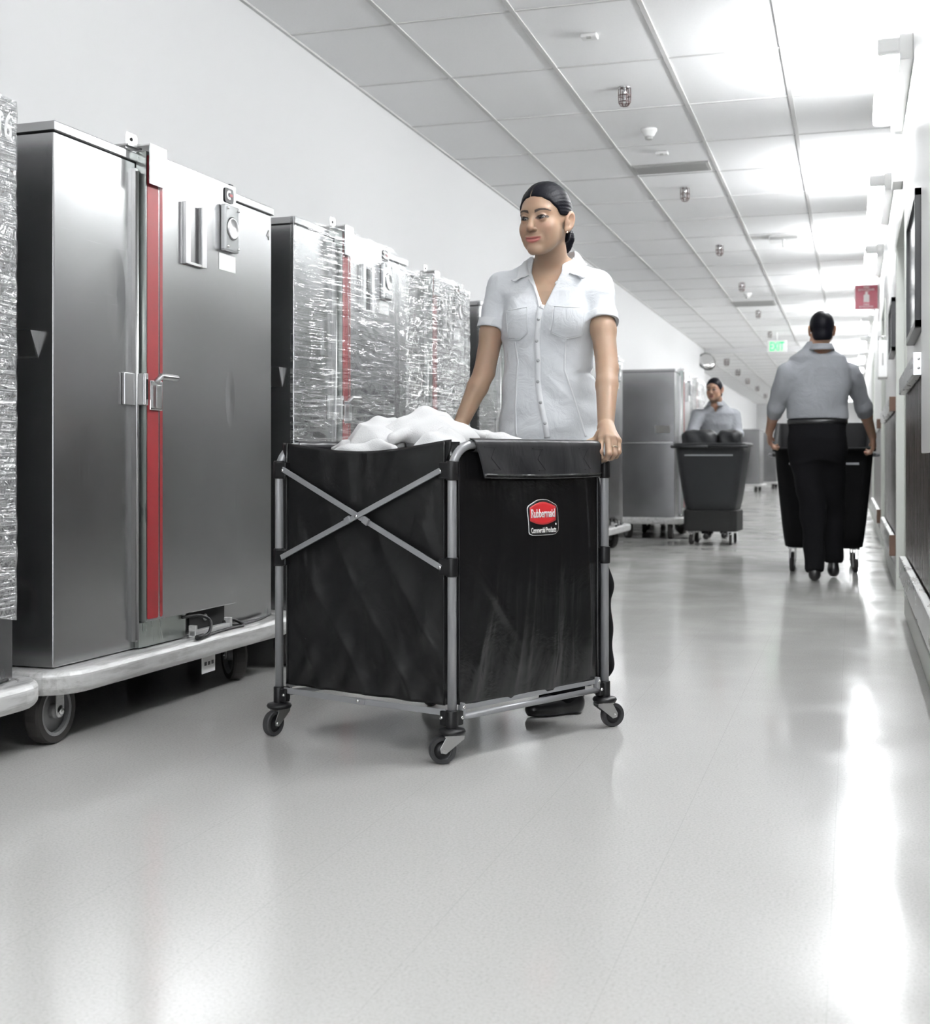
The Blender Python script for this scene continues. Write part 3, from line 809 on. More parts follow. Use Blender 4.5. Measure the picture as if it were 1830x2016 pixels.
# clamps
def clamp(p, z0, z1, to, name='clamp'):
    d = (to - p).normalized(); r = Vector((-d.y, d.x, 0))
    mb = MB().lathe([(.0165, z0), (.0165, z1)], p, 'z', 20)
    q = [p + r * .0165, p - r * .0165, p - r * .0125 + d * .036, p + r * .0125 + d * .036]
    mb.hexa([(a.x, a.y) for a in q][::-1], z0 + .004, z1 - .004)
    o = mb.build(name, M['black'], cart, bevel=.003)
    return o
def bolt(p, n_, name='rivet', parent=None, r=.005):
    n_ = n_.normalized(); b = p + n_ * .003
    return MB().tube([p - n_ * .004, p + n_ * .002, p + n_ * .0035], [r, r, r * .5], 12).build(name, M['bolt'], parent or cart)
for a, b in ((PN, PL), (PL, PN), (PR, PB), (PB, PR)):
    for z0, z1 in ((.749, .801), (.493, .545)):
        clamp(a, z0, z1, b)
        d = (b - a).normalized(); out = nV if a in (PN, PL) else -nV
        bolt(a + d * .028 + out * .016 + Vector((0, 0, (z0 + z1) / 2 - .002)), out)
# scissor braces front and back
for (a, b, out) in ((PN, PL, nV), (PB, PR, -nV)):
    d = (b - a).normalized(); s_ = a + d * .026; e_ = b - d * .026
    MB().beam(s_ + out * .014 + Vector((0, 0, .517)), e_ + out * .014 + Vector((0, 0, .777)), .015, .006, out).build('brace', M['gtube'], cart, bevel=.001)
    MB().beam(s_ + out * .019 + Vector((0, 0, .775)), e_ + out * .019 + Vector((0, 0, .520)), .015, .006, out).build('brace', M['gtube'], cart, bevel=.001)
    mid = (s_ + e_) / 2 + Vector((0, 0, .647))
    bolt(mid + out * .022, out)
    for k in (-1, 1):
        c_ = mid + d * k * .032 + Vector((0, 0, -.012)) + out * .020
        MB().beam(c_ - d * .009 - Vector((0, 0, .005 * -k)), c_ + d * .009 + Vector((0, 0, .005 * -k)), .020, .009, out).build('brace_stop', M['gtube'], cart, bevel=.002)
# foot sockets, discs and casters
def foot(p, turn, toward):
    mb = MB().lathe([(.0165, .088), (.0165, .140)], p, 'z', 20)
    for t in toward:
        d = (t - p).normalized(); r = Vector((-d.y, d.x, 0))
        q = [p + r * .010 + d * .01, p - r * .010 + d * .01, p - r * .010 + d * .034, p + r * .010 + d * .034]
        mb.hexa([(a.x, a.y) for a in q][::-1], .098, .136)
    mb.build('foot_socket', M['black'], cart, bevel=.003)
    for t in toward:
        d = (t - p).normalized(); r = Vector((-d.y, d.x, 0))
        if r.dot(Vector((0, -1, 0))) < 0: r = -r
        bolt(p + d * .027 + r * .011 + Vector((0, 0, .118)), r)
    MB().lathe([(.018, .076), (.034, .078), (.037, .084), (.034, .090), (.018, .094)], p, 'z', 28).build('bumper_disc', M['black'], cart)
    c = empty('caster', (p.x, p.y, 0)); c.parent = cart; c.rotation_euler = (0, 0, turn)
    R_ = .0365; off = -.026
    MB().lathe([(R_ * .70, -.010), (R_ * .95, -.011), (R_, -.007), (R_, .007), (R_ * .95, .011), (R_ * .70, .010)], (off, 0, R_), 'y', 32, False, True).build('tyre', M['tyre'], c)
    MB().lathe([(R_ * .25, -.013), (R_ * .35, -.008), (R_ * .7, -.007), (R_ * .72, -.0095), (R_ * .72, .0095), (R_ * .7, .007), (R_ * .35, .008), (R_ * .25, .013)], (off, 0, R_), 'y', 28).build('hub', M['black'], c)
    f = MB()
    for s_ in (-1, 1):
        y_ = s_ * .0155
        f.add([(off - .008, y_, R_ - .006), (off + .006, y_, R_ - .009), (.030, y_, .066), (.030, y_, .074), (-.018, y_, .074), (off - .010, y_, R_ + .006)], [list(range(6))])
    f.box(-.022, .030, -.0165, .0165, .0715, .0745)
    f.build('fork', M['steeld'], c, solid=.0022, bevel=.0006)
    MB().cyl((off, -.019, R_), (off, .019, R_), .0045, 12).build('axle_bolt', M['bolt'], c)
# swivel directions
foot(PN, math.radians(32), (PL, PR)); foot(PL, math.radians(75), (PN, PB)); foot(PR, math.radians(-140), (PN, PB)); foot(PB, math.radians(60), (PL, PR))
# base rods: round tubes along the sides, hinged flat bars front and back
for a, b, out in ((PN, PR, nU), (PL, PB, -nU)):
    d = (b - a).normalized()
    MB().cyl(a + d * .03 + Vector((0, 0, .117)), b - d * .03 + Vector((0, 0, .117)), .0085, 14).build('base_tube', M['gtube'], cart)
    MB().beam(a + d * .030 + out * -.004 + Vector((0, 0, .140)), b - d * .03 + out * -.004 + Vector((0, 0, .141)), .013, .004, out).build('base_bar', M['gtube'], cart, bevel=.001)
    for q in (a + d * .036, b - d * .036):
        MB().beam(q + Vector((0, 0, .117)), q + Vector((0, 0, .155)), .012, .018, out).build('base_bracket', M['gtube'], cart, bevel=.003)
        bolt(q + out * .009 + Vector((0, 0, .144)), out)
for a, b, out in ((PN, PL, nV), (PR, PB, -nV)):
    d = (b - a).normalized(); m_ = (a + b) / 2 + out * .006
    MB().beam(a + d * .02 + Vector((0, 0, .131)), m_ + d * .012 + Vector((0, 0, .131)) , .017, .005, out).build('folding_bar', M['gtube'], cart, bevel=.001)
    MB().beam(m_ - d * .02 + out * .005 + Vector((0, 0, .131)), b - d * .02 + Vector((0, 0, .131)), .017, .005, out).build('folding_bar', M['gtube'], cart, bevel=.001)
    bolt(m_ + out * .010 + Vector((0, 0, .133)), out)
# the bag: four wrinkled vinyl walls, floor, sleeves over the two side bars
def vn(x, y, z, f, sd=0.0):
    return math.sin(f * x + 1.7 * sd + 1.3 * math.sin(f * .6 * y + sd)) * math.cos(f * .8 * z + .9 * sd + 1.1 * math.sin(f * .5 * x))
INS = .020
def side_panel(u, v):       # label side, v = 0 at the bottom
    uu = .045 + (1 - .09) * u
    z = .150 + (.850 - .150) * v - .010 * math.sin(math.pi * u) * (1 - v)
    bulge = math.sin(math.pi * u) ** .6 * math.sin(math.pi * min(1, v * 1.1)) * .012
    low = (1 - v) ** 1.2
    fan = u + (.80 - u) * .38 * (1 - v)          # folds lean in towards the lower right corner
    crease = lambda s_: 1 - abs(math.sin(s_)) ** .7
    fold = (crease(17 * fan + .6) * .75 + crease(29 * fan + 2.1 + v) * .45 * (1 if u > .35 else .5) + .3 * math.sin(23 * u)) * (.0010 + .0135 * low ** 1.2 * min(1, v * 6 + .15))
    fold += .006 * math.exp(-((u + v - .62) / .030) ** 2) * math.exp(-((v - .42) / .16) ** 2)
    fold *= min(1, u * 8, (1 - u) * 8 + .15)
    lab = math.exp(-((u - .56) / .16) ** 2 - ((v - .70) / .10) ** 2)
    fold *= (1 - lab)
    return P(uu, 0, z, -.006 + bulge + fold, 0)
def front_panel(u, v):
    tt = max(0, min(1, (v - .90) / .08)); tt = tt * tt * (3 - 2 * tt); e0 = .045 * (1 - tt) + .012 * tt
    vv = e0 + (1 - 2 * e0) * u
    sag = -.028 * math.sin(math.pi * u) ** 1.2 - .004 * u
    top = .858 + sag; z = .148 + (top - .148) * v
    tuck = -.008 - .018 * math.sin(math.pi * u) * (1 - abs(2 * v - 1)) * .4
    low = (1 - v)
    rad = math.hypot(u - 0.02, (v - .93) * 1.3)
    cr_ = lambda s_: 1 - abs(math.sin(s_)) ** .8
    f1 = cr_(7 * (u * .75 + v) + .9 * math.sin(5 * u)) * .0075 * math.exp(-((v - .45) / .35) ** 2)
    f2 = cr_(11 * (u - .45 * v) + 1.2 * math.sin(4 * v + 2)) * .0065 * (.3 + low) * (1 if v < .7 else .4)
    f3 = math.sin(34 * u + 14 * v + 2 * math.sin(9 * v)) * .0022 * (low ** 1.5)
    return P(0, vv, z, 0, tuck + (f1 + f2 + f3) * min(1, u * 9, (1 - u) * 9))
def far_panel(u, v):
    return P(.04 + .92 * u, 1, .150 + .70 * v, -.02 + .004 * math.sin(30 * u), 0) + nU * .02 + nU * .006
def back_panel(u, v):
    sag = -.028 * math.sin(math.pi * u)
    return P(1, .045 + .91 * u, .150 + (.855 + sag - .150) * v, 0, .010 + .003 * math.sin(30 * u + 4 * v))
for nm, fn, a_, b_ in (('bag_panel', side_panel, 110, 80), ('bag_panel', front_panel, 110, 80), ('bag_panel', far_panel, 40, 20), ('bag_panel', back_panel, 40, 20)):
    MB().grid(fn, a_, b_).build(nm, M['vinylf'] if fn is front_panel else M['vinyl'], cart, solid=.002)
MB().grid(lambda u, v: P(.04 + .92 * u, .04 + .92 * v, .152 - .006 * math.sin(math.pi * u)), 8, 8).build('bag_floor', M['vinyl'], cart, solid=.003)
# corner gussets of the bag
for (u0, v0, du, dv) in ((0, 0, 1, 1), (0, 1, 1, -1), (1, 0, -1, 1), (1, 1, -1, -1)):
    def gs(s_, t, u0=u0, v0=v0, du=du, dv=dv):
        a = P(u0 + du * .045, v0 + 0, 0); b = P(u0, v0 + dv * .045, 0); m_ = P(u0 + du * .05, v0 + dv * .05, 0)
        q = a * (1 - s_) ** 2 + m_ * 2 * s_ * (1 - s_) + b * s_ ** 2
        return q + Vector((0, 0, .150 + .702 * t))
    MB().grid(gs, 10, 12).build('bag_corner', M['vinyl'], cart, solid=.0015)
for v0, sgn in ((0, 1), (1, -1)):
    def slv(u, t, v0=v0):
        a = 2 * math.pi * t; rad = .0175 + .0012 * math.sin(40 * u)
        return P(.10 + .80 * u if v0 else .115 + .775 * u, v0, .857 - RT + rad * math.sin(a) - .002, rad * math.cos(a), 0)
    MB().grid(slv, 60, 20).build('bag_sleeve', M['flap'], cart)
def flap(u, v):             # v = 0 at the free hem, 1 on top of the bar
    uu = .10 + .83 * u + .035 * (1 - v) * (1 - u) * 1.2
    h = .118 * (1 - v)
    z = .8605 - .9 * h - .004 * math.sin(math.pi * u)
    o = .0215 + .004 * math.sin(9 * u + 1) * (1 - v) + .0035 * math.sin(17 * u + 3 * v) * (1 - v) + .006 * (1 - v)
    if v > .88: o = .0215 * math.cos((v - .88) / .12 * 1.5); z = .8605 - .9 * .118 * .12 + .0135 * math.sin((v - .88) / .12 * 1.5)
    return P(uu, 0, z, o, 0)
fl = MB().grid(flap, 90, 30).build('bag_flap', M['flap'], cart, solid=.002)
def hem(u, t):
    q = Vector(flap(u, 0.0)) + nU * .0020; return q + Vector((0, 0, .012 * t))
MB().grid(hem, 60, 2).build('flap_hem', M['vinyl'], fl, solid=.002)
# stitched reinforcement outlines on the flap
def stitch(pts):
    path = []
    for (a, b), (c, d) in zip(pts, pts[1:]):
        for k in range(8): path.append(Vector(flap(a + (c - a) * k / 8, b + (d - b) * k / 8)) + nU * .0018)
    return MB().tube(path, .0006, 5)
for u0 in (.05, .42, .80):
    stitch([(u0, .80), (u0 + .085, .80), (u0 + .035, .52), (u0 + .09, .22), (u0 - .0 + .02, .22)]).build('stitching', M['black'], fl)
# maker's label, laid on the panel
def lab_pt(a, b, o=.0032):   # a,b in label units centred, +-1
    u = .555 + a * .1035; z = .6405 + b * .0515
    uu = (u - .045) / .91; v = (z - .150) / .70
    return Vector(side_panel(uu, v)) + nU * o + Vector((0, 0, z - side_panel(uu, v).z))
def lab_poly(pts, m_, o, name, par, sc=1.0):
    # fan grid so that it follows the cloth
    c_ = (sum(p[0] for p in pts) / len(pts), sum(p[1] for p in pts) / len(pts)); vs = [lab_pt(*c_, o)]; K = 5; k = len(pts)
    for r_ in range(1, K + 1):
        for p in pts: vs.append(lab_pt(c_[0] + (p[0] - c_[0]) * r_ / K, c_[1] + (p[1] - c_[1]) * r_ / K, o))
    fs = [[0, 1 + i, 1 + (i + 1) % k] for i in range(k)]
    for r_ in range(K - 1):
        for i in range(k):
            a = 1 + r_ * k + i; b = 1 + r_ * k + (i + 1) % k; fs.append([a, a + k, b + k, b])
    return MB().add(vs, fs, True).build(name, m_, par, solid=.0006)
def outline(s_):
    pts = []
    for x, y, r in ((1, -1, .14), (1, .62, .2), (.35, .97, .0), (0, 1.0, 0), (-.35, .97, 0), (-1, .62, .2), (-.93, -.2, 0), (-.92, -1, .14)):
        pts.append((x, y))
    # chaikin rounding
    for _ in range(2):
        q = []
        for i in range(len(pts)):
            a, b = pts[i], pts[(i + 1) % len(pts)]
            q += [(a[0] * .86 + b[0] * .14, a[1] * .86 + b[1] * .14), (a[0] * .14 + b[0] * .86, a[1] * .14 + b[1] * .86)]
        pts = q
    return [(p[0] * s_, p[1] * s_) for p in pts]
def arch():
    pts = []
    for k in range(13):
        t = -1 + k / 6; pts.append((t * .84, .86 - .30 * abs(t) ** 1.7))
    for k in range(13):
        t = 1 - k / 6; pts.append((t * .84 - .0, -.42 + .24 * abs(t) ** 1.7))
    return pts[::-1]
lw = lab_poly(outline(1.0), M['signw'], .0026, 'maker_label', cart)
lab_poly(outline(.965), M['black'], .0034, 'label_ground', lw)
lab_poly(arch(), mat('label_red', (.62, .03, .035), .35), .0042, 'label_red_field', lw)
def lab_text(txt, a0, a1, b0, b1, bold):
    cu = bpy.data.curves.new('lettering', 'FONT'); cu.body = txt; cu.size = 1.0; cu.offset = bold; cu.resolution_u = 5
    cu.space_character = .94
    tmp = bpy.data.objects.new('lettering', cu); COL.objects.link(tmp)
    dg = bpy.context.evaluated_depsgraph_get(); dg.update()
    me = bpy.data.meshes.new_from_object(tmp.evaluated_get(dg)); bpy.data.objects.remove(tmp)
    co = np.array([v_.co[:] for v_ in me.vertices]); mn, mx = co.min(0), co.max(0)
    for v_ in me.vertices:
        a = a0 + (v_.co.x - mn[0]) / (mx[0] - mn[0]) * (a1 - a0); b = b0 + (v_.co.y - mn[1]) / (mx[1] - mn[1]) * (b1 - b0)
        v_.co = lab_pt(a, b, .0052)
    me.materials.clear(); me.materials.append(M['signw']); me.name = 'lettering'
    o = bpy.data.objects.new('lettering', me); COL.objects.link(o); o.parent = lw
    md = o.modifiers.new('solid', 'SOLIDIFY'); md.thickness = .0005; md.offset = 0
lab_text('Rubbermaid', -.76, .76, -.02, .46, .022)
lab_text('Commercial Products', -.80, .80, -.85, -.55, .022)
lab_poly([(.80 + .045 * math.cos(t * math.pi / 6), -.40 + .06 * math.sin(t * math.pi / 6)) for t in range(12)], M['signw'], .0050, 'registered_mark', lw)
# ------------------------------------------------------------------ organic shapes: distance fields turned into meshes
def smin(a, b, k):
    h = np.clip(.5 + .5 * (b - a) / k, 0, 1); return b + (a - b) * h - k * h * (1 - h)
def smax(a, b, k): return -smin(-a, -b, k)
def d_cone(P_, a, b, ra, rb):
    a = np.asarray(a, np.float32); b = np.asarray(b, np.float32); ab = b - a
    t = np.clip(((P_ - a) @ ab) / max(1e-9, float(ab @ ab)), 0, 1)
    return np.linalg.norm(P_ - a - t[:, None] * ab, axis=1) - (ra + (rb - ra) * t)
def d_ell(P_, c, r, R=None):
    q = P_ - np.asarray(c, np.float32)
    if R is not None: q = q @ np.asarray(R, np.float32)
    r = np.asarray(r, np.float32); k0 = np.linalg.norm(q / r, axis=1); k1 = np.linalg.norm(q / (r * r), axis=1) + 1e-9
    return k0 * (k0 - 1) / k1
def chain(P_, d, pts, rs, k=.01):
    for i in range(len(pts) - 1):
        c = d_cone(P_, pts[i], pts[i + 1], rs[i], rs[i + 1]); d = c if d is None else smin(d, c, k)
    return d

def polygonise(fn, lo, hi, h):
    """surface nets over a sparse block grid"""
    lo = np.array(lo, float); hi = np.array(hi, float); B = 5
    nb = np.ceil((hi - lo) / (h * B)).astype(int) + 1; n_ = nb * B + 1
    bi = np.stack(np.meshgrid(*[np.arange(k) for k in nb], indexing='ij'), -1).reshape(-1, 3)
    cen = (lo + (bi + .5) * B * h).astype(np.float32)
    dv = fn(cen); near = np.abs(dv) < B * h * 1.15 + .004
    D = np.repeat(np.repeat(np.repeat(dv.reshape(nb).astype(np.float32), B, 0), B, 1), B, 2)
    G = np.empty(n_, np.float32); G[:-1, :-1, :-1] = D; G[-1] = 9; G[:, -1] = 9; G[:, :, -1] = 9
    G = np.where(np.abs(G) < 1e-9, 1e-6, G)
    oo = np.stack(np.meshgrid(*[np.arange(B + 1)] * 3, indexing='ij'), -1).reshape(-1, 3)
    nbk = bi[near] * B
    for s0 in range(0, len(nbk), 3000):
        idx = (nbk[s0:s0 + 3000, None, :] + oo[None]).reshape(-1, 3)
        v_ = fn((lo + idx * h).astype(np.float32)); G[idx[:, 0], idx[:, 1], idx[:, 2]] = v_
    I = G < 0
    c8 = I[:-1, :-1, :-1].astype(np.int8)
    tot = np.zeros_like(c8)
    for a in (0, 1):
        for b in (0, 1):
            for c in (0, 1):
                tot += I[a:n_[0] - 1 + a, b:n_[1] - 1 + b, c:n_[2] - 1 + c]
    act = np.argwhere((tot > 0) & (tot < 8))
    vid = -np.ones(tot.shape, np.int32); vid[act[:, 0], act[:, 1], act[:, 2]] = np.arange(len(act))
    acc = np.zeros((len(act), 3)); cnt = np.zeros(len(act))
    cor = [(a, b, c) for a in (0, 1) for b in (0, 1) for c in (0, 1)]
    for i, p in enumerate(cor):
        for q in cor[i + 1:]:
            df = [q[t] - p[t] for t in range(3)]
            if sum(abs(t) for t in df) != 1: continue
            va = G[act[:, 0] + p[0], act[:, 1] + p[1], act[:, 2] + p[2]]; vb = G[act[:, 0] + q[0], act[:, 1] + q[1], act[:, 2] + q[2]]
            m_ = (va < 0) != (vb < 0); t = np.where(m_, va / (va - vb + 1e-12), 0)
            acc += np.where(m_[:, None], np.array(p) + t[:, None] * np.array(df), 0); cnt += m_
    V_ = lo + (act + acc / cnt[:, None]) * h
    quads = []
    for ax in range(3):
        o1, o2 = [(1, 2), (2, 0), (0, 1)][ax]
        a = I; sh = [slice(None)] * 3; sh[ax] = slice(1, None); s0 = [slice(None)] * 3; s0[ax] = slice(None, -1)
        e = np.argwhere(a[tuple(s0)] != a[tuple(sh)])
        e = e[(e[:, o1] > 0) & (e[:, o2] > 0) & (e[:, o1] < n_[o1] - 1) & (e[:, o2] < n_[o2] - 1)]
        flip = a[e[:, 0], e[:, 1], e[:, 2]]
        def vv(d1, d2):
            c = e.copy(); c[:, o1] -= d1; c[:, o2] -= d2; return vid[c[:, 0], c[:, 1], c[:, 2]]
        q = np.stack([vv(1, 1), vv(0, 1), vv(0, 0), vv(1, 0)], 1)
        q[~flip] = q[~flip][:, ::-1]; quads.append(q)
    Q = np.concatenate(quads); Q = Q[(Q >= 0).all(1)]
    return V_, Q
def np_mesh(name, chunks, m, parent=None, tint=None, smooth_it=0):
    vs, qs, o = [], [], 0
    for V_, Q in chunks: vs.append(V_); qs.append(Q + o); o += len(V_)
    V_ = np.concatenate(vs); Q = np.concatenate(qs)
    me = bpy.data.meshes.new(name); me.vertices.add(len(V_)); me.vertices.foreach_set('co', V_.astype(np.float32).ravel())
    me.loops.add(Q.size); me.loops.foreach_set('vertex_index', Q.astype(np.int32).ravel())
    me.polygons.add(len(Q)); me.polygons.foreach_set('loop_start', np.arange(0, Q.size, 4, dtype=np.int32))
    me.polygons.foreach_set('loop_total', np.full(len(Q), 4, np.int32)); me.update(calc_edges=True); me.validate()
    me.polygons.foreach_set('use_smooth', np.ones(len(me.polygons), bool)); me.materials.append(m)
    if tint is not None:
        ca = me.color_attributes.new('tint', 'FLOAT_COLOR', 'POINT'); c = tint(V_.astype(np.float32))
        ca.data.foreach_set('color', np.concatenate([c, np.ones((len(c), 1))], 1).astype(np.float32).ravel())
    ob = bpy.data.objects.new(name, me); COL.objects.link(ob)
    if parent is not None: ob.parent = parent
    if smooth_it:
        md = ob.modifiers.new('smooth', 'SMOOTH'); md.iterations = smooth_it; md.factor = .5
    return ob

def A(v): return np.array(v[:3], np.float32)
class Frame:
    def __init__(s, o, f):
        s.o = A(o); f = np.array([f[0], f[1], 0], float); f /= np.linalg.norm(f); s.f = f.astype(np.float32)
        s.l = np.array([-f[1], f[0], 0], np.float32); s.u = np.array([0, 0, 1], np.float32)
        s.R = np.stack([s.l, s.f, s.u], 1)
    def w(s, l, f, u): return s.o + s.l * l + s.f * f + s.u * u
    def loc(s, P_): return (P_ - s.o) @ s.R

# ---- head in its own frame (l, f, u), origin between the ears at eye height
def head_sdf(q, ears=True, female=True):
    ql = q.copy(); ql[:, 0] = np.abs(ql[:, 0])
    d = d_ell(q, (0, 0, .030), (.074, .094, .092))
    d = smin(d, d_ell(q, (0, .038, -.028), (.058, .052, .080)), .02)
    jw = .043 if female else .054
    d = smin(d, d_cone(ql, (jw, .006, -.046), (.011, .067, -.097), .017, .014), .026)
    d = smin(d, d_ell(q, (0, .076, -.097), (.016, .014, .014)), .014)
    d = smin(d, d_ell(ql, (.040, .052, -.030), (.021, .025, .022)), .022)
    d = smin(d, d_ell(ql, (.032, .045, -.056), (.019, .021, .025)), .022)
    d = smin(d, d_ell(q, (0, .072, .026), (.050, .021, .014)), .014)
    d = smax(d, -d_ell(ql, (.031, .099, .001), (.017, .013, .0095)), .008)
    d = smin(d, d_cone(q, (0, .088, .004), (0, .1065, -.034), .0068, .0112), .009)
    d = smin(d, d_ell(ql, (.0110, .0955, -.0375), (.0072, .0082, .0064)), .005)
    d = smax(d, -d_ell(ql, (.0060, .103, -.0475), (.0034, .0050, .0030)), .003)
    d = smin(d, np.linalg.norm(ql - np.float32([.031, .079, 0]), axis=1) - .0143, .004)
    lidq = ql - np.float32([.031, .093, .0003]); lidq[:, 2] -= lidq[:, 0] * .10
    d = smax(d, -d_ell(lidq, (0, 0, 0), (.0145, .012, .0052)), .0015)
    # mouth: two upper cushions, one lower, a curved parting line
    m = q.copy(); m[:, 2] -= 6.0 * m[:, 0] ** 2
    ma = m.copy(); ma[:, 0] = np.abs(ma[:, 0])
    d = smin(d, d_ell(q, (0, .078, -.066), (.028, .0105, .017)), .012)
    d = smin(d, d_ell(ma, (.009, .0865, -.0618), (.0185, .0062, .0042)), .005)
    d = smin(d, d_ell(m, (0, .0862, -.0722), (.0205, .0070, .0056)), .005)
    d = smax(d, -d_ell(m, (0, .0965, -.0664), (.0265, .0095, .0010)), .0025)
    d = smax(d, -d_ell(q, (0, .101, -.0815), (.014, .008, .0035)), .006)
    if ears:
        a = -.25
        e = (ql - np.float32([.0815, -.010, -.004])) / 1.1; c, s_ = math.cos(a), math.sin(a)
        e2 = np.stack([e[:, 0] * math.cos(.35) - e[:, 1] * math.sin(.35) * -1, (e[:, 1] * c - e[:, 2] * s_), (e[:, 1] * s_ + e[:, 2] * c)], 1)
        de = d_ell(e2, (0, 0, .002), (.0065, .0165, .031))
        de = smin(de, d_ell(e2, (0, .004, -.026), (.0055, .008, .009)), .006)
        de = smax(de, -d_ell(e2, (.0065, .001, .003), (.0072, .0100, .0205)), .002)
        de = smin(de, d_ell(e2, (.003, .007, -.006), (.004, .004, .008)), .003)
        d = smin(d, de * 1.1, .005)
    return d
def head_tint(q):
    x, y, z = q[:, 0], q[:, 1], q[:, 2]; ax = np.abs(x); out = np.zeros((len(q), 3)); fr = y > .05
    inside = (np.abs(z) < .13) & (ax < .1)
    zz = z - 6.0 * x ** 2
    e = (x / .0275) ** 2 + ((zz + .0672) / np.where(zz > -.0664, .0078, .0112)) ** 2
    out[:, 0] = np.clip((1.12 - e) * 5, 0, 1) * .85 * (y > .07) * inside
    slit = np.exp(-((zz + .0664) / .0011) ** 2) * (ax < .0255) * (y > .072)
    t = np.clip((ax - .012) / .042, 0, 1)
    bz = .0190 + .0075 * np.sin(np.clip(t, 0, 1) * 2.2) - .0035 * t ** 2; bw = .0046 * (1 - .6 * t)
    brow = np.clip((bw - np.abs(z - bz)) / .0012 + .5, 0, 1) * (ax > .011) * (ax < .055) * fr
    lx = ax - .031; lz = z - .0003 - lx * .10
    e2 = (lx / .0170) ** 2 + (lz / .0070) ** 2
    lash = np.clip((1.35 - e2) * 4, 0, 1) * np.where(lz > -.0025, .95, .55) * fr
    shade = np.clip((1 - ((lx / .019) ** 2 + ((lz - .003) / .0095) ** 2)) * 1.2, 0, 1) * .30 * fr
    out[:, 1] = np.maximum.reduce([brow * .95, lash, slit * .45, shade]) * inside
    out[:, 2] = np.clip(np.exp(-((ax - .043) / .02) ** 2 - ((z + .03) / .02) ** 2) * .8 * fr + np.exp(-(x / .012) ** 2 - ((z + .037) / .012) ** 2) * .4 * fr + (ax > .074) * (np.abs(y) < .05) * .5, 0, 1) * inside
    return out
def hand_prims(wr, dirn, spread, curl, side, s_=1.0, r0=.019):
    """wr wrist, dirn towards the knuckles, spread index->pinky, curl the way the fingers bend; returns chains"""
    wr, d, sp_, cu = [np.array(v_, float) for v_ in (wr, dirn, spread, curl)]
    d /= np.linalg.norm(d); sp_ /= np.linalg.norm(sp_); cu /= np.linalg.norm(cu); ch = []
    for i, (off, L) in enumerate(((-.030, .95), (-.010, 1.03), (.010, .97), (.029, .78))):
        m_ = wr + (d * (.083 - abs(i - 1.2) * .004) + sp_ * off) * s_
        p = m_ + (d * .030 + cu * .024) * L * s_; q = p + (d * -.002 + cu * .026) * L * s_; t = q + (d * -.016 + cu * .010) * L * s_
        ch.append(([wr + sp_ * off * .45, m_], [.017 * s_, .0125 * s_])); ch.append(([m_, p, q, t], [.0105 * s_, .0096 * s_, .0086 * s_, .0074 * s_]))
    b = wr + (d * .02 - sp_ * .022) * s_
    ch.append(([b, b + (d * .028 - sp_ * .026 + cu * .012) * s_, b + (d * .050 - sp_ * .024 + cu * .034) * s_], [.013 * s_, .0105 * s_, .0085 * s_]))
    return ch
def eyes(fr_, parent, s_=1.0):
    for sg in (-1, 1):
        c = fr_.w(.031 * sg * s_, .079 * s_, 0)
        e = MB().lathe([(.0125 * s_ * math.sin(math.pi * k / 12) + 1e-5, -.0125 * s_ * math.cos(math.pi * k / 12)) for k in range(13)], (0, 0, 0), 'z', 24).build('eyeball', M['eye'], parent)
        e.location = Vector(c) - parent.location
        n_ = Vector(fr_.f + fr_.l * .10 - fr_.u * .05).normalized(); ib = MB()
        R_ = .01275 * s_; vs = []; k1 = 6
        a_ = n_.cross(Vector((0, 0, 1))).normalized(); b_ = n_.cross(a_)
        vs.append(n_ * R_)
        for r_ in range(1, k1 + 1):
            an = r_ / k1 * .70
            for j in range(20):
                t = j * math.pi / 10; vs.append((n_ * math.cos(an) + (a_ * math.cos(t) + b_ * math.sin(t)) * math.sin(an)) * R_)
        fs = [[0, 1 + j, 1 + (j + 1) % 20] for j in range(20)]
        for r_ in range(k1 - 1):
            for j in range(20): a = 1 + r_ * 20 + j; b = 1 + r_ * 20 + (j + 1) % 20; fs.append([a, a + 20, b + 20, b])
        io = ib.add(vs, fs, True).build('iris', M['iris'], e)

def table(P_loc, T, cx=0.0):
    """superelliptic torso column from a table z -> half width, half depth, centre f, centre l"""
    T = np.array(T, float); z = P_loc[:, 2]
    w_ = np.interp(z, T[:, 0], T[:, 1]); dp = np.interp(z, T[:, 0], T[:, 2]); cf = np.interp(z, T[:, 0], T[:, 3]); cl = np.interp(z, T[:, 0], T[:, 4])
    x = (P_loc[:, 0] - cl) / w_; y = (P_loc[:, 1] - cf) / dp
    r_ = (np.abs(x) ** 2.3 + np.abs(y) ** 2.3) ** (1 / 2.3)
    d = (r_ - 1) * np.minimum(w_, dp)
    return np.maximum(d, np.maximum(T[0, 0] - z, z - T[-1, 0])).astype(np.float32)
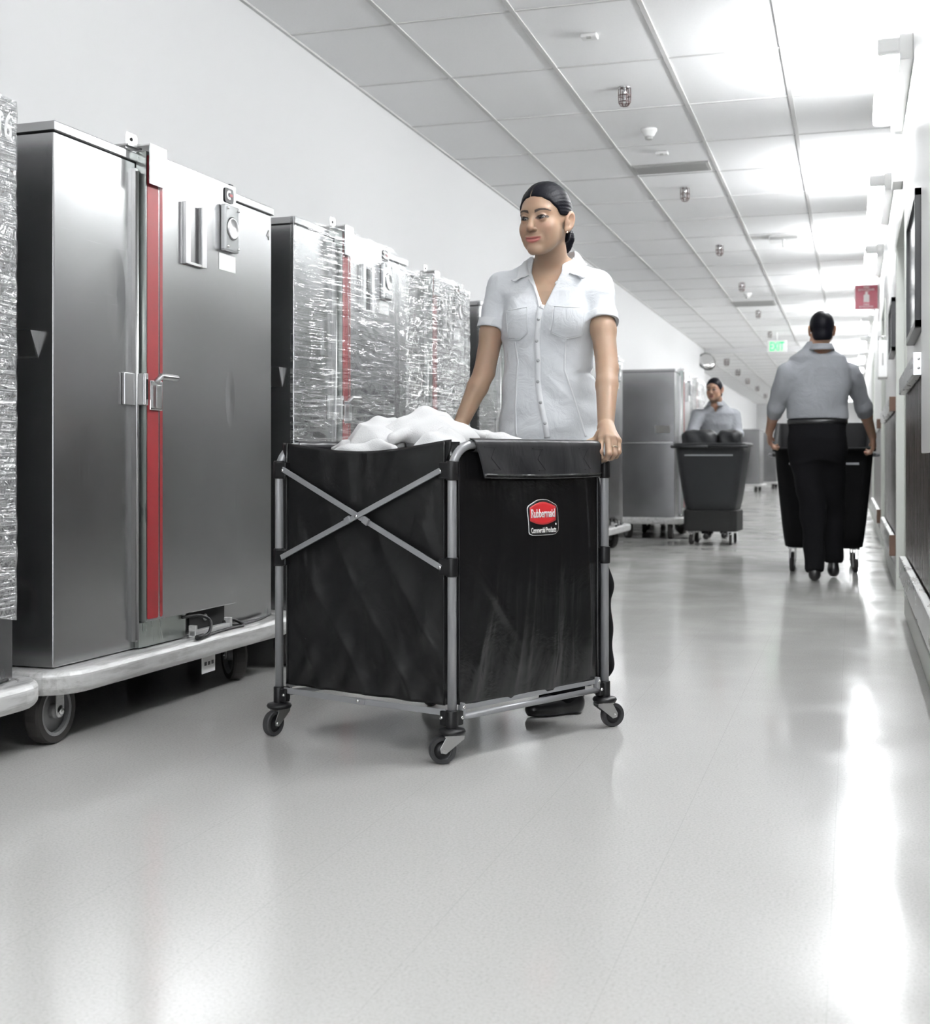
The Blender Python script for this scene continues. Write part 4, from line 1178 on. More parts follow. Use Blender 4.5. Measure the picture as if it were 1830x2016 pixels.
# ------------------------------------------------------------------ the woman at the cart
TB = Frame((-.956, 4.079, 0), (.03, -1.0))
HF = Frame(C(1074, 438, 4.08), (-.2585, -.9658))
SHL, ELL, WRL = C(1178, 560, 4.14), C(1195, 726, 4.00), C(1192, 842, 3.865)
SHR, ELR, WRR = C(986, 562, 4.235), C(953, 733, 4.20), C(905, 838, 4.175)
TT = [(.70, .150, .105, -.01, .0), (.80, .176, .120, -.015, .0), (.90, .170, .116, -.008, .0), (1.00, .158, .100, .000, -.002), (1.10, .147, .094, .004, -.004), (1.18, .150, .100, .004, -.003),
      (1.28, .158, .108, .002, .0), (1.35, .160, .100, -.004, .002), (1.41, .120, .078, -.010, .004), (1.46, .06, .06, -.012, .008)]
def torso_base(P_, noise=True):
    q = TB.loc(P_)
    d = table(q, TT)
    qa = q.copy(); qa[:, 0] = np.abs(qa[:, 0])
    d = smin(d, d_ell(qa, (.068, .070, 1.262), (.060, .052, .064)), .045)
    d = smin(d, d_cone(qa, (.0, -.012, 1.408), (.160, -.004, 1.362), .052, .043), .05)
    d = smin(d, d_cone(qa, (.02, -.022, 1.450), (.13, -.012, 1.400), .038, .028), .04)
    return d
def sleeve(P_, s, e, r0, r1, hem):
    s, e = A(s), A(e); ax = (e - s) / np.linalg.norm(e - s)
    d = d_cone(P_, s, s + ax * (hem + .05), r0, r1)
    t = (P_ - s) @ ax
    return d, t, ax
def shirt_sdf(P_):
    d = torso_base(P_); q = TB.loc(P_); x, y, z = q[:, 0], q[:, 1], q[:, 2]
    # drawn-in cloth: diagonal drags at the waist and under the arm
    cz = lambda s_: 1 - np.abs(np.sin(s_)) ** .8
    fold = -.0050 * cz(26 * (z + .62 * x) + 1.5 * np.sin(7 * x)) * np.exp(-((z - 1.04) / .10) ** 2) * np.clip((x + .05) / .10, 0, 1)
    fold += -.0045 * cz(19 * (z - .5 * x) + .7) * np.exp(-((z - .90) / .09) ** 2)
    fold += -.0040 * cz(22 * (x - .45 * (z - 1.2)) + 2.2) * np.exp(-((z - 1.36) / .05) ** 2)
    fold += -.0035 * cz(30 * (z + .9 * np.abs(x)) + .4) * np.exp(-((z - 1.20) / .05) ** 2)
    fold += .0020 * np.sin(70 * (z + .55 * x) + 3 * np.sin(9 * x)) * np.exp(-((z - 1.06) / .09) ** 2) * np.clip((x + .02) / .08, 0, 1)
    fold += .0030 * np.sin(52 * (z - .40 * x) + 2) * np.exp(-((z - .93) / .08) ** 2)
    fold += .0022 * np.sin(60 * x + 18 * z) * np.exp(-((z - 1.33) / .06) ** 2)
    fold += .0075 * np.exp(-((z - 1.085 - .25 * (x - .12)) / .010) ** 2) * np.clip((x - .075) / .04, 0, 1)
    fold += .0016 * np.sin(38 * z + 25 * x)
    d = d + fold
    for s, e, hem, r1 in ((SHL, ELL, .148, .047), (SHR, ELR, .152, .046)):
        ds, t, ax = sleeve(P_, s, e, .046, r1 + .003, hem)
        rad = P_ - A(s)
        ds = ds + .0022 * np.sin(75 * t + 30 * rad[:, 0]) * np.clip(t / .05, 0, 1) - .003 * (t > hem - .028)
        ds = np.maximum(ds, t - hem)
        ds = np.maximum(ds, -np.maximum(d_cone(P_, s, A(s) + ax * .4, .043, .040), (hem - .018) - t))
        d = smin(d, ds, .022)
    # neck hole and V
    hole = d_ell(q, (.012, .0, 1.50), (.069, .082, .105))
    vee = np.maximum(np.abs(x - .002) - np.clip((z - 1.290) * .40, -1, .05), .03 - y)
    vee = np.maximum(vee, 1.290 - z); vee = np.maximum(vee, z - 1.46)
    d = np.maximum(d, -hole); d = smax(d, -vee, .002)
    d = np.maximum(d, .74 - z)
    return d
WCH = []
def woman_skin(P_):
    q = HF.loc(P_); d = head_sdf(q)
    nb = TB.w(.008, -.018, 1.415)
    d = smin(d, d_cone(P_, HF.w(0, -.022, -.045), nb, .050, .055), .022)

    t = torso_base(P_) + .0075
    d = smin(d, t, .020)
    qt = TB.loc(P_)
    qa = qt.copy(); qa[:, 0] = np.abs(qa[:, 0] - .004)
    d = smin(d, d_cone(qa, (.016, .062, 1.378), (.10, .045, 1.400), .008, .007), .012)
    return d
def arm_skin(P_, s, e, w_, chains, flat=1.0):
    s, e, w_ = A(s), A(e), A(w_)
    m1 = s * .45 + e * .55; fo = e * .72 + w_ * .28
    d = chain(P_, None, [s, m1, e], [.042, .0385, .0355], .02)
    d = smin(d, chain(P_, None, [e, fo, w_], [.0350, .0345, .0245], .01), .008)
    for pts, rs in chains:
        d = smin(d, chain(P_, None, pts, rs, .004), .012 if len(pts) == 2 else .0028)
    return d
hl = []
mcp = [C(1184, 864, 3.802), C(1196, 861, 3.788), C(1207, 863, 3.788), C(1216, 868, 3.80)]
fing = [[C(1181, 889, 3.765), C(1182, 900, 3.772), C(1185, 906, 3.788)], [C(1198, 893, 3.752), C(1194, 902, 3.764), C(1190, 906, 3.782)],
        [C(1209, 893, 3.765), C(1203, 901, 3.777), C(1198, 903, 3.792)], [C(1217.5, 889, 3.782), C(1212, 898, 3.794), C(1206, 900, 3.806)]]
for i in range(4):
    wofs = A(WRL) * .985 + A(mcp[i]) * .015
    hl.append(([A(WRL) * .9 + A(mcp[i]) * .1, A(mcp[i])], [.0205, .0122]))
    hl.append(([A(mcp[i])] + [A(p) for p in fing[i]], [.0096 - .0006 * (i == 3), .0092 - .0008 * (i == 3), .0083, .0074]))
hl.append(([A(C(1181, 853, 3.84)), A(C(1172, 866, 3.845)), A(C(1158, 870, 3.845))], [.0135, .0105, .0085]))
hr = hand_prims(A(WRR), A(C(884, 862, 4.155)) - A(WRR), (.3, -.95, .1), (-.25, .15, -.95), 1)
chunks = [polygonise(lambda p: np.maximum(woman_skin(p), 1.20 - p[:, 2]), A(HF.o) - [.20, .20, .40], A(HF.o) + [.20, .20, .145], .0019),
          polygonise(lambda p: arm_skin(p, SHL, ELL, WRL, hl), [min(SHL.x, ELL.x, WRL.x) - .12, WRL.y - .14, .76], [max(SHL.x, ELL.x, WRL.x) + .12, SHL.y + .07, SHL.z + .06], .0020),
          polygonise(lambda p: arm_skin(p, SHR, ELR, WRR, hr), [WRR.x - .14, min(WRR.y, SHR.y) - .10, .74], [SHR.x + .07, max(WRR.y, SHR.y) + .10, SHR.z + .06], .0024)]
woman = np_mesh('person', chunks, M['skin'], None, lambda V_: head_tint(HF.loc(V_)))
tag(woman, 'dark-haired woman in white short-sleeved shirt pushing the black laundry cart', 'person')
eyes(HF, woman)
# shirt
sh = np_mesh('shirt', [polygonise(shirt_sdf, TB.w(0, 0, 1.1) - [.30, .22, .38], TB.w(0, 0, 1.1) + [.30, .22, .42], .0030)], M['shirt'], woman, None, 2)
def on_shirt(px, py, off=.0015):
    Zs = np.linspace(3.85, 4.25, 401); P_ = np.array([A(C(px, py, z_)) for z_ in Zs], np.float32); d = shirt_sdf(P_)
    i = np.argmax(d < 0); z_ = Zs[i] if d.min() < 0 else 4.08
    return Vector(C(px, py, z_)) + Vector(TB.f) * off
def ribbon(px_pts, wd, name, m_, off=.002, steps=10, vert=True, th=.0015):
    cen = []
    for (a, b), (c, d) in zip(px_pts, px_pts[1:]):
        for k in range(steps): cen.append((a + (c - a) * k / steps, b + (d - b) * k / steps))
    cen.append(px_pts[-1]); vs = []
    for i, (a, b) in enumerate(cen):
        p0 = cen[max(0, i - 1)]; p1 = cen[min(len(cen) - 1, i + 1)]; dx, dy = p1[0] - p0[0], p1[1] - p0[1]; L = math.hypot(dx, dy) or 1
        nx, ny = -dy / L * wd / 2, dx / L * wd / 2
        vs += [on_shirt(a - nx, b - ny, off), on_shirt(a + nx, b + ny, off)]
    fs = [[2 * i, 2 * i + 1, 2 * i + 3, 2 * i + 2] for i in range(len(cen) - 1)]
    return MB().add(vs, fs, True).build(name, m_, sh, solid=th)
ribbon([(1063, 606), (1060, 628), (1057, 671), (1059, 710), (1058.5, 751), (1064, 792), (1073, 834), (1077, 862)], 11, 'placket', M['trim'], .003)
ribbon([(1041, 549), (1050, 563), (1058, 585), (1062, 608)], 4.5, 'placket_edge', M['trim'], .003)
ribbon([(1094, 551), (1084, 563), (1074, 583), (1065, 608)], 9, 'placket_edge', M['trim'], .003)
for px, py in ((1060, 628.6), (1056.3, 671.6), (1059, 710), (1058.6, 751.5), (1064, 792.5), (1072.6, 833.5)):
    p = on_shirt(px, py, .0055); b = MB().lathe([(.0052, 0), (.0056, .0015), (.0040, .0026), (.0036, .0018)], (0, 0, 0), 'y', 20)
    b.build('button', M['button'], sh).location = p
ribbon([(1013, 672), (1019, 712), (1016, 760), (1014, 800), (1016, 858)], 3.2, 'seam', M['trim'], .0015)
ribbon([(1113, 668), (1111, 728), (1128, 778), (1140, 818), (1153, 860)], 3.6, 'seam', M['trim'], .0015)
for pts in ([(1089, 603), (1085, 656), (1113, 668), (1146, 662), (1152, 606)], [(1038, 604), (1038, 656), (1022, 670), (1000, 668), (996, 612)]):
    # pocket patch, then its stitched edge
    L0, L1 = pts[0], pts[-1]
    def pk(u, v, pts=pts):
        top = (pts[0][0] + (pts[4][0] - pts[0][0]) * u, pts[0][1] + (pts[4][1] - pts[0][1]) * u)
        k = u * 2; lowp = ((pts[1][0] + (pts[2][0] - pts[1][0]) * k, pts[1][1] + (pts[2][1] - pts[1][1]) * k) if k <= 1 else (pts[2][0] + (pts[3][0] - pts[2][0]) * (k - 1), pts[2][1] + (pts[3][1] - pts[2][1]) * (k - 1)))
        return on_shirt(top[0] + (lowp[0] - top[0]) * v, top[1] + (lowp[1] - top[1]) * v, .0022)
    pkt = MB().grid(pk, 14, 14).build('pocket', M['shirt'], sh, solid=.0018)
    o_ = ribbon(pts + [pts[0]], 1.4, 'pocket_edge', M['trim'], .0042, 6, th=.001); o_.parent = pkt
# cuffs
for s, e, hem, r_ in ((SHL, ELL, .148, .0505), (SHR, ELR, .152, .0495)):
    ax = (e - s).normalized(); p = s + ax * (hem - .012)
    a_ = ax.cross(Vector((0, 1, 0))).normalized(); b_ = ax.cross(a_)
    def cf(u, v, p=p, a_=a_, b_=b_, ax=ax, r_=r_):
        t = 2 * math.pi * u; rr = r_ + .0012 * math.sin(5 * t) + .002 * v; return p + ax * (.030 * (v - .55)) + (a_ * math.cos(t) + b_ * math.sin(t)) * rr
    MB().grid(cf, 48, 6).build('sleeve_cuff', M['trim'], sh, solid=.0022)
# collar: stand band and folded leaf
def fold_line(u):    # u 0 -> wearer's right front, 1 -> left front
    a = math.radians(-148 + 296 * u)      # 0 = back
    l = .012 + .070 * math.sin(a); f = -.012 - .074 * math.cos(a)
    k = abs(2 * u - 1); z = 1.498 - .100 * max(0, (k - .42) / .58) ** 1.25
    return l, f, z
def leaf(u, v):
    l, f, z = fold_line(u); k = abs(2 * u - 1); sg = 1 if u > .5 else -1
    out = .036 + .030 * max(0, (k - .45) / .55) ** 2
    dl = (l - .012); df = (f + .012); n_ = math.hypot(dl, df); dl, df = dl / n_, df / n_
    tl = .012 + sg * .122; tf = .088; tz = 1.390
    w_ = max(0, (k - .62) / .38) ** 1.5
    ol, of, oz = l + dl * out, f + df * out * .9, z - .042
    ol, of, oz = ol * (1 - w_) + tl * w_, of * (1 - w_) + tf * w_, oz * (1 - w_) + tz * w_
    arc = math.sin(math.pi * v) * .008
    return Vector(TB.w(l + (ol - l) * v, f + (of - f) * v, z + (oz - z) * v + arc))
def lift(p):
    q = np.array([list(p)], np.float32)
    for _ in range(30):
        if shirt_sdf(q)[0] > .0035: break
        q = q + np.float32([[0, -.0022 if q[0, 1] < TB.o[1] else .0022, .0024]])
    return Vector(q[0])
cl_ = MB().grid(lambda u, v: lift(leaf(u, v)) if v > .3 else leaf(u, v), 60, 8).build('collar', M['trim'], sh, solid=.003)
cl_.data.materials[0] = M['trim']
def stand(u, v):
    l, f, z = fold_line(u); return Vector(TB.w(l * .99, f * .99, z - .034 * v))
MB().grid(stand, 50, 4).build('collar_stand', M['shirt'], sh, solid=.002)
# hair
def hair_sdf(P_):
    q = HF.loc(P_); x, y, z = q[:, 0], q[:, 1], q[:, 2]
    d = d_ell(q, (0, -.004, .034), (.0805, .0995, .098))
    d = smin(d, d_ell(q, (0, -.045, -.030), (.062, .052, .050)), .02)
    d = smax(d, -d_ell(q, (0, .100, -.040), (.103, .118, .108)), .010)
    bd = np.interp(y, [-.12, -.05, -.035, -.022, .015, .06], [-.070, -.060, .0, .020, .012, .012])
    d = smax(d, bd - z, .005)
    part = np.abs(x + .010) - .0012; g = np.maximum(part, np.maximum(.094 - z - 0 * y, .01 - y))
    d = smax(d, -(np.abs(x + .010) + np.maximum(0, .02 - y) * .5 - .0030 + np.maximum(0, d + .003)), .003)
    d = smin(d, d_ell(q, (.012, -.103, -.036), (.036, .031, .040)), .018)
    d = smin(d, d_ell(q, (.014, -.103, -.064), (.022, .020, .026)), .012)
    ang = np.arctan2(z - .0, np.abs(x) + 1e-6)
    d = d + .0004 * np.sin(ang * 55 + 6 * y) * np.clip((.07 - y) / .05, 0, 1) + .0005 * np.sin(ang * 17 + 8 * y)
    return d
np_mesh('hair', [polygonise(hair_sdf, HF.o - [.16, .16, .14], HF.o + [.16, .16, .15], .0020)], M['hair'], woman)
# earring and ring
ep = HF.w(.079, .004, -.040)
MB().lathe([(.0028, -.0028), (.003, 0), (.0028, .0028)], tuple(ep), 'z', 12).build('earring', M['gold'], woman)
pa, pb = mcp[2], fing[2][0]; ax = (pb - pa).normalized(); c_ = pa + (pb - pa) * .62
a_ = ax.cross(Vector((0, 1, .3))).normalized(); b_ = ax.cross(a_)
MB().tube([c_ + (a_ * math.cos(t * math.pi / 12) + b_ * math.sin(t * math.pi / 12)) * .0108 for t in range(24)], .0015, 8, closed=True).build('wedding_ring', M['gold'], woman)
# trousers and shoes
KR, AR = C(1108, 1150, 4.06), C(1104, 1378, 4.05)
KL, AL = C(1163, 1150, 4.20), C(1166, 1305, 4.44)
def trouser_sdf(P_):
    q = TB.loc(P_)
    d = table(q, [(.80, .140, .100, -.02, 0), (.86, .150, .104, -.016, 0), (.94, .145, .095, -.010, 0), (1.02, .13, .08, 0, 0)])
    for h_, k_, a_ in ((TB.w(-.075, -.01, .82), KR, AR), (TB.w(.07, -.02, .82), KL, AL)):
        lg = chain(P_, None, [A(h_), A(k_), A(a_)], [.080, .066, .074], .03)
        up = (A(a_) - A(k_)); up = up / np.linalg.norm(up)
        lg = np.maximum(lg, (P_ - A(a_)) @ up - (.030 if a_ is AR else .045))
        d = smin(d, lg + .003 * np.sin(40 * P_[:, 2] + 14 * P_[:, 0]), .03)
    return d
np_mesh('trousers', [polygonise(trouser_sdf, TB.w(0, 0, .5) - [.36, .40, .52], TB.w(0, 0, .5) + [.36, .46, .50], .0055)], M['trouser'], woman, None, 2)
def shoe_sdf(P_, heel, toe, ankle):
    heel, toe, ankle = A(heel), A(toe), A(ankle); v_ = toe - heel; n_ = v_ / np.linalg.norm(v_)
    d = chain(P_, None, [heel + n_ * .03, heel * .45 + toe * .55, toe - n_ * .04], [.032, .034, .030], .02)
    d = smin(d, d_cone(P_, heel + n_ * .03 + np.float32([0, 0, .015]), ankle, .034, .036), .03)
    return d
def shoe(heel, toe, ankle, flat=True):
    def fn(p):
        d = shoe_sdf(p, heel, toe, ankle)
        return np.maximum(d, .004 - p[:, 2]) if flat else d
    lo = np.minimum(np.minimum(A(heel), A(toe)), A(ankle)) - .07; hi = np.maximum(np.maximum(A(heel), A(toe)), A(ankle)) + .07; lo[2] = 0.0 if not flat else -.01
    return np_mesh('shoe', [polygonise(fn, lo, hi, .0032)], M['shoe'], woman)
hp, tp = C(1142, 1380, 4.04), C(1030, 1386, 3.945)
hp.z = .026; tp.z = .024
shoe(hp, tp, (AR.x + .01, AR.y, .10))
ap = Vector((AL.x, AL.y, AL.z)); tp2 = C(1150, 1340, 4.36); tp2.z = .03; hp2 = C(1176, 1310, 4.50); hp2.z = .115
shoe(hp2, tp2, ap, False)

# ------------------------------------------------------------------ towels heaped in the cart
def towel(name_lab, cen, folds, base, h=.0045):
    def fn(p):
        d = d_ell(p, base[0], base[1])
        for pts, r_ in folds: d = smin(d, chain(p, None, [A(q) for q in pts], [r_] * len(pts) if not isinstance(r_, (list, tuple)) else r_, .02), .024)
        cz = lambda s_: 1 - np.abs(np.sin(s_)) ** .7
        d = d - .009 * cz(14 * (p[:, 0] * .8 + p[:, 1] * .5) + 11 * p[:, 2]) - .006 * cz(17 * (p[:, 1] - p[:, 0] * .4) - 14 * p[:, 2] + 1) + .005
        d = d + .0010 * np.sin(80 * p[:, 1] + 40 * p[:, 2])
        q = p - A(PN); eu = A(EU); ev = A(EV); G_ = np.linalg.inv(np.array([[eu[0], ev[0]], [eu[1], ev[1]]])); uv = q[:, :2] @ G_.T
        lim = np.maximum(np.maximum(.10 - uv[:, 0], uv[:, 0] - .935) * .64, np.maximum(.065 - uv[:, 1], uv[:, 1] - .935) * .62)
        d = np.maximum(d, np.where(p[:, 2] < .93, lim, lim))
        return np.maximum(d, .70 - p[:, 2]).astype(np.float32)
    allp = [A(q) for pts, _ in folds for q in pts] + [A(base[0]) - A(base[1]), A(base[0]) + A(base[1])]
    lo = np.min(allp, 0) - .05; hi = np.max(allp, 0) + .05
    o = np_mesh('towel', [polygonise(fn, lo, hi, h)], M['terry'], None, None, 1)
    return tag(o, name_lab, 'towel', 'white towels in the laundry cart')
c = C
towel('white towel forming the highest crumpled fold of the heap', None, [
    ([c(745, 862, 3.70), c(790, 838, 3.72), c(833, 823, 3.76), c(872, 830, 3.80), c(905, 846, 3.84), c(950, 858, 3.86)], [.018, .022, .026, .024, .020, .016]),
    ([c(775, 862, 3.66), c(820, 845, 3.70), c(870, 842, 3.74), c(912, 852, 3.78), c(935, 868, 3.78)], .019)],
    (A(c(850, 862, 3.77)), (.14, .10, .050)))
towel('white towel lump on the left of the heap below the highest fold', None, [
    ([c(690, 872, 3.76), c(715, 850, 3.76), c(745, 834, 3.77), c(775, 834, 3.79), c(800, 848, 3.80)], [.016, .018, .020, .019, .017]),
    ([c(700, 880, 3.68), c(735, 862, 3.70), c(770, 854, 3.72)], .018)],
    (A(c(745, 872, 3.74)), (.09, .09, .048)))
towel('white towel end spilling low at the left corner of the cart', None, [
    ([c(655, 883, 3.76), c(678, 876, 3.74), c(705, 874, 3.72), c(740, 878, 3.66), c(775, 884, 3.62)], [.010, .014, .016, .015, .010])],
    (A(c(710, 892, 3.70)), (.09, .07, .032)))
towel('smooth rounded white towel bulge right behind the near corner post', None, [
    ([c(820, 880, 3.58), c(845, 864, 3.60), c(875, 858, 3.63), c(900, 868, 3.66)], [.014, .020, .022, .018])],
    (A(c(868, 884, 3.62)), (.07, .07, .040)))
towel('flat white towel trailing right of the heap in front of her shirt', None, [
    ([c(925, 862, 3.86), c(955, 858, 3.88), c(985, 865, 3.90), c(1020, 875, 3.92)], [.016, .017, .015, .012]),
    ([c(1040, 876, 3.94), c(1070, 871, 3.94), c(1105, 876, 3.94)], .012)],
    (A(c(1000, 888, 3.88)), (.15, .05, .028)))

# ------------------------------------------------------------------ the two workers farther down the corridor
def worker(fr, hf, T, arms, legs, label, skin, shirtm, faces, h=.006, beltz=None, hs=1.0):
    def torso(p):
        d = table(fr.loc(p), T)
        for s, e, w_ in arms: d = smin(d, d_cone(p, A(s), A(s) * .5 + A(e) * .5, .060, .056), .05)
        return d
    def sk(p):
        q = hf.loc(p) / hs; d = head_sdf(q, True, False) * hs
        nb = fr.w(0, -.02, T[-1][0] - .03)
        d = smin(d, d_cone(p, hf.w(0, -.02, -.05), nb, .056, .062), .02)
        for s, e, w_ in arms:
            s_, e_, ww = A(s), A(e), A(w_[0])
            a = chain(p, None, [s_, e_, e_ * .7 + ww * .3, ww], [.046, .040, .040, .027], .02)
            for pts, rs in w_[1]: a = smin(a, chain(p, None, pts, rs, .008), .008)
            d = smin(d, a, .01)
        return smin(d, torso(p) + .012, .02)
    allp = [A(x[0]) for x in arms] + [A(x[1]) for x in arms] + [A(x[2][0]) for x in arms]
    lo = np.min(allp + [hf.o], 0) - .18; hi = np.max(allp + [hf.o], 0) + .18
    body = np_mesh('person', [polygonise(sk, lo, hi, h * .72)], skin, None, (lambda V_: head_tint(hf.loc(V_) / hs)) )
    def shf(p):
        d = torso(p)
        for s, e, w_ in arms:
            s_, e_ = A(s), A(e); ww = A(w_[0]); ec = e_ * .75 + ww * .25
            d = smin(d, np.maximum(chain(p, None, [s_, e_, ec], [.062, .055, .052], .02), (p - ec) @ ((ww - e_) / np.linalg.norm(ww - e_)) - .0), .03)
        q = fr.loc(p)
        d = d + .004 * np.sin(24 * q[:, 0] + 9 * q[:, 2]) * np.clip(1.3 - q[:, 2], 0, .5) * 2 + .003 * np.sin(30 * q[:, 2] + 15 * q[:, 0])
        d = np.maximum(d, -d_ell(p, hf.w(0, -.01, -.12), (.068, .068, .06)))
        if faces:
            d = np.maximum(d, -np.maximum(np.maximum(np.abs(q[:, 0]) - np.clip((q[:, 2] - 1.30) * .45, -1, .06), -q[:, 1]), 1.30 - q[:, 2]))
        return np.maximum(d, (beltz or T[0][0]) - p[:, 2])
    so = np_mesh('shirt', [polygonise(shf, lo - .05, hi + .05, h)], shirtm, body, None, 1)
    # collar
    cz = hf.o[2] - (.135 if faces else .108)
    def cf(u, v):
        a = 2 * math.pi * u * .86 + math.pi * (.5 + .14); rr = .066 + .018 * v
        return Vector(fr.w(math.cos(a) * rr + float((hf.o - fr.o) @ fr.l), math.sin(a) * rr + float((hf.o - fr.o) @ fr.f) - .02, cz + .012 - .040 * v))
    MB().grid(cf, 30, 3).build('collar', shirtm, so, solid=.006)
    def hr_(p):
        q = hf.loc(p) / hs; y, z = q[:, 1], q[:, 2]
        d = d_ell(q, (0, -.004, .034), (.080, .099, .096))
        d = smin(d, d_ell(q, (0, -.045, -.038), (.064, .054, .056)), .02)
        d = smax(d, -d_ell(q, (0, .100, -.045), (.100, .110, .110)), .008)
        bd = np.interp(y, [-.12, -.05, -.022, .02, .06], [-.078, -.070, -.004, .0, .012]); return smax(d, bd - z, .006) * hs
    np_mesh('hair', [polygonise(hr_, hf.o - .16, hf.o + .16, .005)], M['hair'], body)
    if faces: eyes(hf, body, hs)
    bz = beltz or T[0][0]
    def tr(p):
        d = table(fr.loc(p), [(bz - .26, .120, .095, 0, 0), (bz - .12, .180, .128, -.005, 0), (bz + .01, T[0][1] - .006, T[0][2] - .004, T[0][3], 0)])
        for i, (k_, a_) in enumerate(legs):
            sg = -1 if i == 0 else 1
            lg = chain(p, None, [A(fr.w(sg * .09, 0, bz - .20)), A(k_), A(a_)], [.098, .076, .064], .05)
            up = A(a_) - A(k_); up = up / np.linalg.norm(up); lg = np.maximum(lg, (p - A(a_)) @ up - .035)
            d = smin(d, lg - .002 + .003 * np.sin(35 * p[:, 2] + 10 * p[:, 0]), .07)
        return d
    lp = [A(x) for kk in legs for x in kk] + [A(fr.w(0, 0, bz))]
    tro = np_mesh('trousers', [polygonise(tr, np.min(lp, 0) - [.26, .2, .12], np.max(lp, 0) + [.26, .2, .05], .008)], M['trouser'], body, None, 1)
    def bf(u, v):
        t = 2 * math.pi * u; cx_, sx_ = math.cos(t), math.sin(t); k = (abs(cx_) ** 2.3 + abs(sx_) ** 2.3) ** (-1 / 2.3)
        return Vector(fr.w((T[0][1] - .001) * cx_ * k, (T[0][2] + .001) * sx_ * k + T[0][3], bz + .004 - .030 * v))
    MB().grid(bf, 48, 2).build('belt', M['shoe'], body, solid=.004)
    for i, (k_, a_) in enumerate(legs):
        a_ = A(a_); f_ = fr.f; hz = max(.036, a_[2] - .085)
        heel = a_ - f_ * .06; toe = a_ + f_ * .17; heel[2] = hz; toe[2] = .034
        fn = lambda p, heel=heel, toe=toe, a_=a_: np.maximum(shoe_sdf(p, heel, toe, a_ + np.float32([0, 0, .01])), .004 - p[:, 2])
        lo_ = np.minimum(np.minimum(heel, toe), a_) - .07; lo_[2] = -.01
        np_mesh('shoe', [polygonise(fn, lo_, np.maximum(np.maximum(heel, toe), a_) + .07, .006)], M['shoe'], body)
    tag(body, label, 'person'); return body

def tub(label, group, loc, rz, W0, W1, D0, D1, z0, z1, m_, back=0.0, skid=False):
    """moulded cart: tapering tub with a rolled rim; local x across, local y away"""
    r = tag(empty('tilt_cart', loc, rz), label, 'cart')
    def ring(w_, d_, z_, rr=.07): return [(p[0], p[1], z_) for p in rrect(-w_ / 2, w_ / 2, 0 + (D1 - d_) / 2, D1 - (D1 - d_) / 2, rr, 5)]
    rows = []
    for k in range(9):
        t = k / 8; e = t ** .8; rows.append(ring(W0 + (W1 - W0) * e, D0 + (D1 - D0) * e, z0 + (z1 - z0) * t))
    rows.insert(0, ring(W0 - .05, D0 - .05, z0 - .012)); 
    rows += [ring(W1 + .03, D1 + .03, z1 - .006), ring(W1 + .035, D1 + .035, z1 + .012), ring(W1 + .02, D1 + .02, z1 + .024), ring(W1 - .02, D1 - .02, z1 + .022)]
    for k in (8, 5, 2, 0): t = k / 8; e = t ** .8; rows.append(ring(W0 + (W1 - W0) * e - .03, D0 + (D1 - D0) * e - .03, z0 + .02 + (z1 - z0) * t))
    if back:
        for ri in range(6, len(rows) - 3):
            rows[ri] = [(p[0], p[1], p[2] + (back * min(1, max(0, (p[1] / D1 - .25) / .6)) if ri > 7 else 0)) for p in rows[ri]]
    n_ = len(rows[0]); vs = [p for rw in rows for p in rw]
    fs = [[i * n_ + j, i * n_ + (j + 1) % n_, (i + 1) * n_ + (j + 1) % n_, (i + 1) * n_ + j] for i in range(len(rows) - 1) for j in range(n_)]
    fs += [list(range(n_))[::-1], [(len(rows) - 1) * n_ + j for j in range(n_)]]
    tb = MB().add(vs, fs, True).build('tub', m_, r)
    for sg in (-1, 1):
        MB().tube([(sg * (W1 / 2 + .012), .06, z1 - .01), (sg * (W1 / 2 + .028), .03, z1 - .012), (sg * (W1 / 2 - .03), -.02, z1 - .012), (0, -.03, z1 - .012)] if skid else
                  [(sg * (W1 / 2 + .01), .10, z1 - .03), (sg * (W1 / 2 + .035), .14, z1 - .03), (sg * (W1 / 2 + .035), D1 - .14, z1 - .03), (sg * (W1 / 2 + .01), D1 - .10, z1 - .03)], .014, 10).build('handle', M['gtube'] if not skid else m_, r)
    MB().box(-W1 / 2 + .10, W1 / 2 - .10, -.004 + .0, .004, z1 - .10, z1 - .085).build('rim_ridge', M['gtube'], r)
    if skid:
        MB().hexa(rrect(-W0 / 2 - .02, W0 / 2 + .02, .06, D1 - .06, .05), .13, z0 - .008).build('chassis', M['blackm'], r, bevel=.01)
    for sx in (-1, 1):
        for yy in (.14, D1 - .14):
            c_ = empty('caster', (sx * (W0 / 2 - .05), yy, 0)); c_.parent = r; c_.rotation_euler = (0, 0, math.pi / 2 + .15 * sx)
            R_ = .05; zt = (.13 if skid else z0 - .012)
            MB().lathe([(R_ * .8, -.014), (R_, -.012), (R_, .012), (R_ * .8, .014)], (0, 0, R_), 'y', 24).build('tyre', M['rubber'], c_)
            MB().lathe([(R_ * .2, -.016), (R_ * .78, -.010), (R_ * .78, .010), (R_ * .2, .016)], (0, 0, R_), 'y', 20).build('hub', M['hubgrey'], c_)
            MB().box(-.014, .014, -.021, -.017, R_ - .01, zt - .004).box(-.014, .014, .017, .021, R_ - .01, zt - .004).box(-.03, .03, -.03, .03, zt - .008, zt + .002).build('fork', M['steeld'], c_)
    return r

